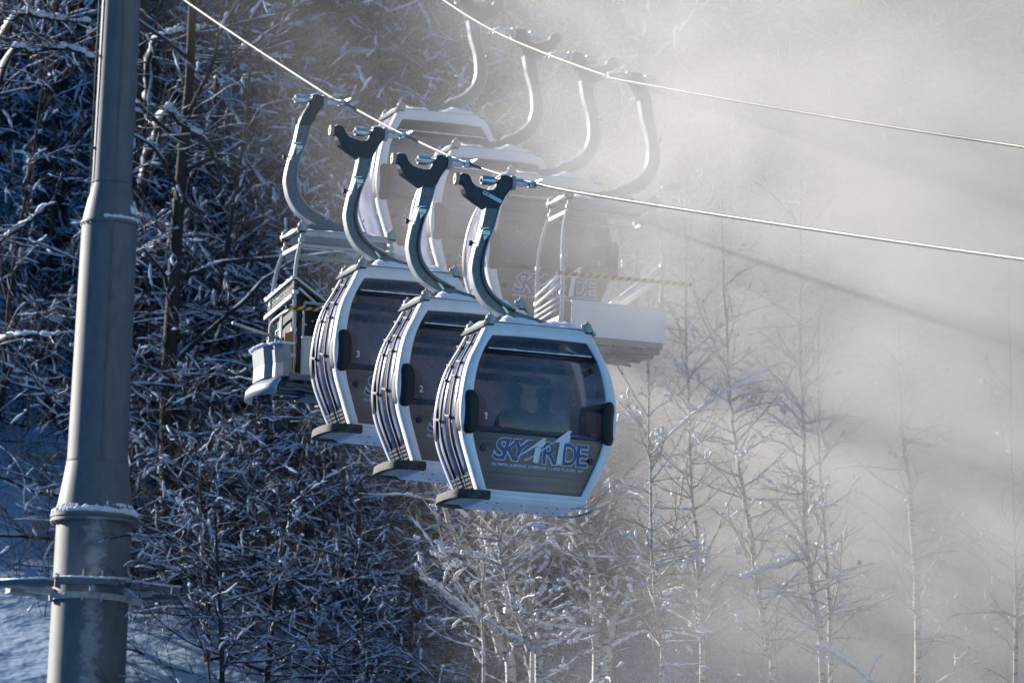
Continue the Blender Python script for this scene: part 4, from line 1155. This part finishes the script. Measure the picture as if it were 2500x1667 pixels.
# the birches just behind the cabins, each its own tree
def birch(name, stem, label, side=None, r0=.05, seed=0, twigs=60, clumps=40, group=None, reach=1.2, heavy=.6):
    rs = np.random.default_rng(seed)
    P = np.array(stem, float); gz = float(ground_z(P[0][0], P[0][1]))
    base = P[0]+(P[0]-P[1])*((P[0][2]-gz+.1)/max(.2, (P[1][2]-P[0][2])))*np.array((.6,.6,1)); base[2] = gz-.1; base[0] = P[0][0]+(P[0][0]-P[1][0])*1.5
    top = P[-1]+(P[-1]-P[-2])*1.2+np.array((0,0,1.2))
    S = arc(np.vstack([base, P, top]), 6); org = S[0].copy(); S = S-org
    tb, cb, sb = MB(), MB(), MB()
    S = S+rs.normal(0, .008, S.shape); rad = np.linspace(r0*1.3, .012, len(S)); tb.tube(S, rad, 8, caps=False); snow_on(sb, rs, S, rad, 1.3, .9)
    ends = []
    if not side:
        for _ in range(3):
            i = int(rs.integers(len(S)//3, len(S)-6)); sg = rs.choice((-1, 1)); B = limb(rs, S[i], (sg*rs.uniform(.35, .8), rs.normal(0, .3), 1), rs.uniform(1.0, 2.4), 9, .10)
            rb = np.linspace(rad[i]*.6, .006, len(B)); tb.tube(B, rb, 6, caps=False); snow_on(sb, rs, B, rb, 1.5, .8)
            for q in range(14):
                j = rs.integers(2, 9); Tw = limb(rs, B[j], (rs.normal(), rs.normal()*.6, .5), rs.uniform(.2, .7), 4, .22); cb.tube(Tw, np.linspace(.006, .002, 5), 3, caps=False); ends.append(Tw)
    vis = [i for i in range(len(S)) if S[i][2]+org[2] > 11.8]
    for (pts, r1, r2, sn) in side or []:
        Q = arc(np.array(pts)-org, 6); Q = Q+rs.normal(0, .012, Q.shape); rq = np.linspace(r1, r2, len(Q)); tb.tube(Q, rq, 7, caps=False); snow_on(sb, rs, Q, rq, sn, .97, 6)
        for i in range(3, len(Q)-1, 2):
            Tw = limb(rs, Q[i], (rs.normal(), rs.normal()*.6, .6), rs.uniform(.3, .9), 4, .2); cb.tube(Tw, np.linspace(.007, .003, 5), 3, caps=False); ends.append(Tw)
    for q in range(twigs):
        i = int(rs.choice(vis[1:-1])); el = rs.uniform(.05, 1.0); a = rs.uniform(0, 6.28); L = rs.uniform(.4, reach)
        B = limb(rs, S[i], (math.cos(a)*math.cos(el), math.sin(a)*math.cos(el)*.7, math.sin(el)), L, 6, .16, drop=.03); rb = np.linspace(min(.012, rad[i]*.5), .003, len(B)); cb.tube(B, rb, 4, caps=False)
        if rs.random() < heavy: snow_on(sb, rs, B, rb, .9, .55, 5)
        for k in range(7):
            j = rs.integers(1, 6); Tw = limb(rs, B[j], (B[j]-B[j-1])/L*6+rs.normal(0, .5, 3), rs.uniform(.15, .5), 3, .25); cb.tube(Tw, np.linspace(.004, .002, 4), 3, caps=False); ends.append(Tw)
    for i in rs.choice(len(ends), min(int(clumps*.9), len(ends)), replace=False):
        snow_chunk(sb, rs, ends[i][-rs.integers(2, 4):], rs.uniform(.016, .038)*(1.5 if rs.random() < .12 else 1))
    for i in []:
        s_ = rs.uniform(.016, .045)*(1.7 if rs.random() < .12 else 1)
        sb.blob(ends[i], (s_*rs.uniform(.8, 2.2), s_, s_*rs.uniform(.6, 1.1)), .55, int(rs.integers(1e6)), 2)
    root = empty('birch_tree'); root.location = org
    tb.build('trunk', M['birch'], root); cb.build('crown', M['twig_pale'], root); sb.build('snow_cover', M['snow'], root)
    props(root, label, 'birch tree', group)
    return root
BG = 'birches under and beside the cabins'
birch('A', [(1.42,117,13.67),(1.34,117,14.71),(1.27,117,15.5),(1.22,117,15.97),(1.17,117,16.47),(1.10,117,17.09)], 'straight white birch under cabin 1, forking just below the right end of its floor',
      [([(1.26,117,15.55),(1.05,116.9,15.82),(.88,116.8,16.0)], .035, .02, 1.2), ([(1.28,117,15.6),(1.45,117,15.85),(1.6,117,16.1)], .025, .012, 1), ([(1.35,117,14.9),(1.1,117,15.1),(.95,117,15.3)], .02, .01, 1.2), ([(1.36,117,14.4),(1.0,116.9,14.42),(.4,116.9,14.5)], .014, .006, 1)], .062, 1, 70, 110, BG, 1.4)
birch('B', [(1.52,117,13.68),(1.57,117,14.32),(1.62,117,14.62),(1.89,117,14.93),(2.17,117,15.34),(2.37,117,15.65)], 'birch with a thick snow-plastered limb leaning right, next to the straight birch',
      [([(2.32,117,15.54),(2.52,117,15.46),(2.85,117,15.30)], .03, .012, 1.4), ([(1.62,117,14.65),(1.64,117,15.0),(1.75,117,15.4)], .03, .012, 1.4), ([(1.57,117,14.2),(1.8,117,14.32),(2.0,117,14.42)], .02, .01, 1.3)], .075, 2, 50, 70, BG, 1.2)
birch('C', [(.57,114,13.3),(.44,114,13.75),(.22,114,14.28),(.11,114,14.67),(-.02,114,15.05),(-.08,114,15.44),(-.13,114,15.93)], 'bowed birch leaning up to the left beneath the middle of cabin 1',
      [([(-.02,114,15.03),(.15,114,15.35),(.25,114,15.7)], .014, .008, .6), ([(.42,114,13.8),(.1,114,13.95),(-.2,114,14.2)], .018, .01, 1.2)], .05, 3, 60, 60, BG, 1.2)
birch('D', [(.5,118,13.75),(.47,118,14.55),(.44,118,14.99),(.41,118,15.5),(.35,118,16.06)], 'thin upright birch between the bowed birch and the straight one', None, .030, 4, 60, 60, BG, 1.0)
birch('E', [(.21,119,13.78),(.04,119,14.29),(-.2,119,15.19),(-.42,119,15.59),(-.71,119,15.99),(-.88,119,16.35),(-1.02,119,16.78)], 'old birch leaning far left below cabin 2, with a long snowy side limb',
      [([(-.01,119,14.59),(-.3,119,14.77),(-.66,119,14.97),(-.89,119,15.19),(-1.06,119,15.26),(-1.25,119,15.52)], .05, .02, 1.4), ([(-.5,119,15.7),(-.8,119,15.72),(-1.05,119,15.66)], .02, .01, 1.5)], .07, 5, 60, 80, BG, 1.3)
birch('F', [(-.19,116,13.48),(-.23,116,14.11),(-.27,116,14.71),(-.28,116,15.3),(-.33,116,15.82)], 'pole-thin birch stem standing left of the bowed birch', None, .022, 6, 40, 40, BG, .9)
birch('G', [(2.27,113,13.05),(2.21,113,13.86),(2.1,113,14.62),(2.04,113,15.2),(1.99,113,16.17),(1.93,113,16.91)], 'thin golden-lit birch rising close to the right side of cabin 1', None, .024, 7, 50, 50, BG, .9)
birch('H', [(2.87,115,13.31),(2.79,115,14.6),(2.7,115,15.51),(2.59,115,16.41),(2.51,115,17.62),(2.44,115,18.47)], 'tall thin birch, first to the right of the golden-lit one', None, .034, 8, 80, 90, BG, 1.2)
birch('I', [(3.86,115,13.47),(3.76,115,13.98),(3.56,115,15.09),(3.39,115,15.99),(3.2,115,16.89),(3.05,115,17.95)], 'left-leaning birch passing in front of the dark blue gap in the mist', None, .048, 9, 80, 90, BG, 1.3)
birch('J', [(4.52,114,13.33),(4.33,114,14.7),(4.18,114,15.59),(4.11,114,17.09),(4.03,114,18.14)], 'misty birch with a snowy bough sweeping left, one of a close pair',
      [([(4.18,114,15.2),(3.75,114,15.05),(3.3,114,14.85)], .035, .02, 1.5), ([(4.4,114,14.0),(4.8,114,13.8),(5.2,114,13.5)], .04, .02, 1.5)], .042, 10, 60, 60, BG, 1.2)
birch('K', [(4.72,116,13.5),(4.62,116,14.97),(4.49,116,16.18),(4.4,116,17.22)], 'misty straight birch, right one of a close pair', None, .034, 11, 50, 50, BG, 1.2)
birch('L', [(6.05,118,13.79),(5.97,118,15.28),(5.82,118,16.66),(5.65,118,17.9),(5.54,118,19.47)], 'faint thick trunk standing alone in the dense mist',
      [([(5.97,118,14.6),(6.5,118,14.7),(6.9,118,14.45)], .04, .02, 1.4)], .055, 12, 60, 70, BG, 1.3)
birch('M', [(7.3,116,13.68),(7.27,116,15.16),(7.18,116,16.4),(7.09,116,17.96)], 'thin pale stem at the right edge of the misty wood', None, .032, 13, 60, 60, BG, 1.2)

# leaning snowy limbs of two shaded trees that show one by one
def limb_tree(base, stems, label, seed, r0=.12, group=None):
    rs = np.random.default_rng(seed); root = empty('bare_tree'); gz = float(ground_z(base[0], base[1])); org = np.array((base[0], base[1], gz)); root.location = org
    tb, cb, sb = MB(), MB(), MB()
    T = arc(np.vstack([(0,0,-.2), np.array(base[2])-org]), 6); tb.tube(T, np.linspace(r0, r0*.5, len(T)), 9, caps=False)
    for pts, r1, r2 in stems:
        Q = arc(np.array(pts)-org, 5); Q = Q+rs.normal(0, .02, Q.shape); rq = np.linspace(r1, r2, len(Q)); tb.tube(Q, rq, 6, caps=False); snow_on(sb, rs, Q, rq, 1.35, .97, 6)
        for i in range(2, len(Q)-1):
            for k in range(2):
                S = limb(rs, Q[i], (rs.normal(), rs.normal()*.5, rs.uniform(-.3, .8)), rs.uniform(.5, 1.4), 5, .2); cb.tube(S, np.linspace(.012, .004, 6), 4, caps=False); snow_on(sb, rs, S, .008, .7, .6, 4)
                for v in range(6):
                    Tw = limb(rs, S[rs.integers(1, 5)], rs.normal(0, 1, 3), rs.uniform(.2, .6), 3, .2); cb.tube(Tw, np.linspace(.005, .0025, 4), 3, caps=False)
    tb.build('trunk', M['bark'], root); cb.build('crown', M['twig'], root); sb.build('snow_cover', M['snow'], root)
    props(root, label, 'tree', group)
limb_tree((-6.6,141, [(-6.62,141,21.0),(-6.60,141,25.7),(-6.68,141,30)]),
    [([(-6.5,140.6,24.6),(-6.2,138,25.14),(-5.92,136,25.16),(-5.65,136,24.97),(-5.31,136,24.73),(-5.04,136,24.29)], .08, .04), ([(-6.5,141,26.2),(-6.32,138,26.74),(-5.67,138,26.92),(-5.38,138,27.05)], .05, .025),
     ([(-6.6,141,23.3),(-6.1,139,23.4),(-5.6,138.5,23.75)], .04, .02)], 'dark trunk right beside the tower with a thick snow-covered bough bending down to the right', 41, .19)
limb_tree((-4.9,146, [(-5.0,146,24),(-4.95,146,27.2),(-4.9,146,31)]),
    [([(-4.98,146,26.6),(-5.3,141,26.5),(-5.12,140,26.69),(-4.95,140,27.0),(-4.54,140,27.21)], .06, .025), ([(-4.98,146,25.6),(-4.3,144,25.9),(-3.7,143,26.3)], .04, .02), ([(-5,146,24.6),(-4.4,144,24.7),(-3.7,143,25.1)], .04, .02)],
    'dark tree with forked snowy boughs under the upper stretch of the near rope', 42, .16)
limb_tree((-9.3,138, [(-9.2,138,20),(-9.1,138,24),(-9.2,138,29)]),
    [([(-9.15,138,25.2),(-8.46,134,25.61),(-8.07,134,25.73),(-7.57,134,25.79),(-7.09,134,25.63)], .05, .03), ([(-9.15,138,26.0),(-8.45,134,26.21),(-7.81,134,26.26),(-7.16,134,26.23)], .045, .025), ([(-9.1,138,22.6),(-8.5,135,22.7),(-7.6,134,23.2)], .045, .02), ([(-9.1,138,21),(-8.3,135,21.1),(-7.4,134,21.0)], .045, .02)],
    'tree left of the tower whose long level boughs carry thick snow behind the pole', 43, .15)

# ------------------------------------------------------------------ mist from the snow guns: a closed volume of drifting crystals
def make_mist():
    b = MB(); x0, x1, y0, y1, z0, z1 = -7.5, 26, 101.5, 128, 6, 42
    n_ = 5
    V = [(x0,y0,z0),(x1,y0-8,z0),(x1,y1,z0),(x0,y1,z0),(x0,y0,z1),(x1,y0-8,z1),(x1,y1,z1),(x0,y1,z1)]
    b.add(V, [(0,3,2,1),(4,5,6,7),(0,1,5,4),(1,2,6,5),(2,3,7,6),(3,0,4,7)])
    m = bpy.data.materials.new('snow_gun_mist'); m.use_nodes = True; nt = m.node_tree
    for n in list(nt.nodes): nt.nodes.remove(n)
    out = nt.nodes.new('ShaderNodeOutputMaterial'); pv = nt.nodes.new('ShaderNodeVolumePrincipled')
    pv.inputs['Color'].default_value = (.82,.80,.775,1); pv.inputs['Anisotropy'].default_value = .35
    L = nt.links.new; L(pv.outputs[0], out.inputs['Volume'])
    tc = nt.nodes.new('ShaderNodeTexCoord'); sx = nt.nodes.new('ShaderNodeSeparateXYZ'); L(tc.outputs['Object'], sx.inputs['Vector'])
    def math_(op, a, b_=None, c=None, clamp=False):
        nd = nt.nodes.new('ShaderNodeMath'); nd.operation = op; nd.use_clamp = clamp
        for i, v in enumerate((a, b_, c)):
            if v is None: continue
            if isinstance(v, (int, float)): nd.inputs[i].default_value = v
            else: L(v, nd.inputs[i])
        return nd.outputs[0]
    n1 = nt.nodes.new('ShaderNodeTexNoise'); n1.inputs['Scale'].default_value = .20; n1.inputs['Detail'].default_value = 3.5; n1.inputs['Roughness'].default_value = .55
    mp = nt.nodes.new('ShaderNodeMapping'); mp.inputs['Scale'].default_value = (1, .6, .85); mp.inputs['Location'].default_value = (3.1, 0, 1.7)
    L(tc.outputs['Object'], mp.inputs['Vector']); L(mp.outputs['Vector'], n1.inputs['Vector'])
    # plume edge: from upper left to lower right, in metres
    # e = x + a*(z - z_ref) ... positive inside the plume
    e = math_('MULTIPLY_ADD', sx.outputs['Z'], .42, sx.outputs['X'])       # x + .42 z
    e = math_('ADD', e, -6.1)
    e = math_('MULTIPLY_ADD', n1.outputs['Fac'], 5.0, math_('ADD', e, -2.5))
    dens = math_('MULTIPLY', math_('ADD', e, 1.8), .19, clamp=True)
    dens = math_('POWER', dens, 1.7)
    n2 = nt.nodes.new('ShaderNodeTexNoise'); n2.inputs['Scale'].default_value = .42; n2.inputs['Detail'].default_value = 3.0; n2.inputs['Roughness'].default_value = .6; n2.inputs['Distortion'].default_value = .6
    mp2 = nt.nodes.new('ShaderNodeMapping'); mp2.inputs['Scale'].default_value = (.8, .35, 1.1); mp2.inputs['Rotation'].default_value = (0, .6, 0); L(tc.outputs['Object'], mp2.inputs['Vector']); L(mp2.outputs['Vector'], n2.inputs['Vector'])
    mod = math_('ADD', math_('MULTIPLY_ADD', n1.outputs['Fac'], 4.5, -2.2), math_('MULTIPLY_ADD', n2.outputs['Fac'], 7.0, -2.55))
    mod = math_('MAXIMUM', mod, .10)
    # thinner low down in the middle
    low = math_('MULTIPLY_ADD', sx.outputs['Z'], .25, math_('MULTIPLY_ADD', sx.outputs['X'], .14, -4.1), clamp=True)
    low = math_('MULTIPLY_ADD', low, .87, .13)
    hi = math_('MULTIPLY_ADD', sx.outputs['Z'], -.30, math_('MULTIPLY_ADD', sx.outputs['X'], .07, 6.6), clamp=True)
    hi = math_('MULTIPLY_ADD', hi, .80, .20)
    d = math_('MULTIPLY', math_('MULTIPLY', dens, mod), math_('MULTIPLY', math_('MULTIPLY', low, hi), MIST))
    L(d, pv.inputs['Density'])
    o = b.build('snow_mist', m, smooth=False); props(o, 'bright mist of artificial snow drifting across the right side', kind='stuff')
    m.cycles.volume_step_rate = .5
MIST = .115
make_mist()

# ------------------------------------------------------------------ render settings
vs = SC.view_settings; vs.view_transform = 'Standard'; vs.look = 'None'; vs.gamma = 1; vs.exposure = .82
cy = SC.cycles
cy.use_denoising = True
cy.use_adaptive_sampling = True; cy.adaptive_threshold = .02; cy.adaptive_min_samples = 24
cy.max_bounces = 8; cy.diffuse_bounces = 2; cy.glossy_bounces = 3; cy.transparent_max_bounces = 12; cy.volume_bounces = 1; cy.transmission_bounces = 4
cy.volume_max_steps = 256
cy.caustics_reflective = False; cy.caustics_refractive = False
cy.sample_clamp_indirect = 4
SC.render.film_transparent = False
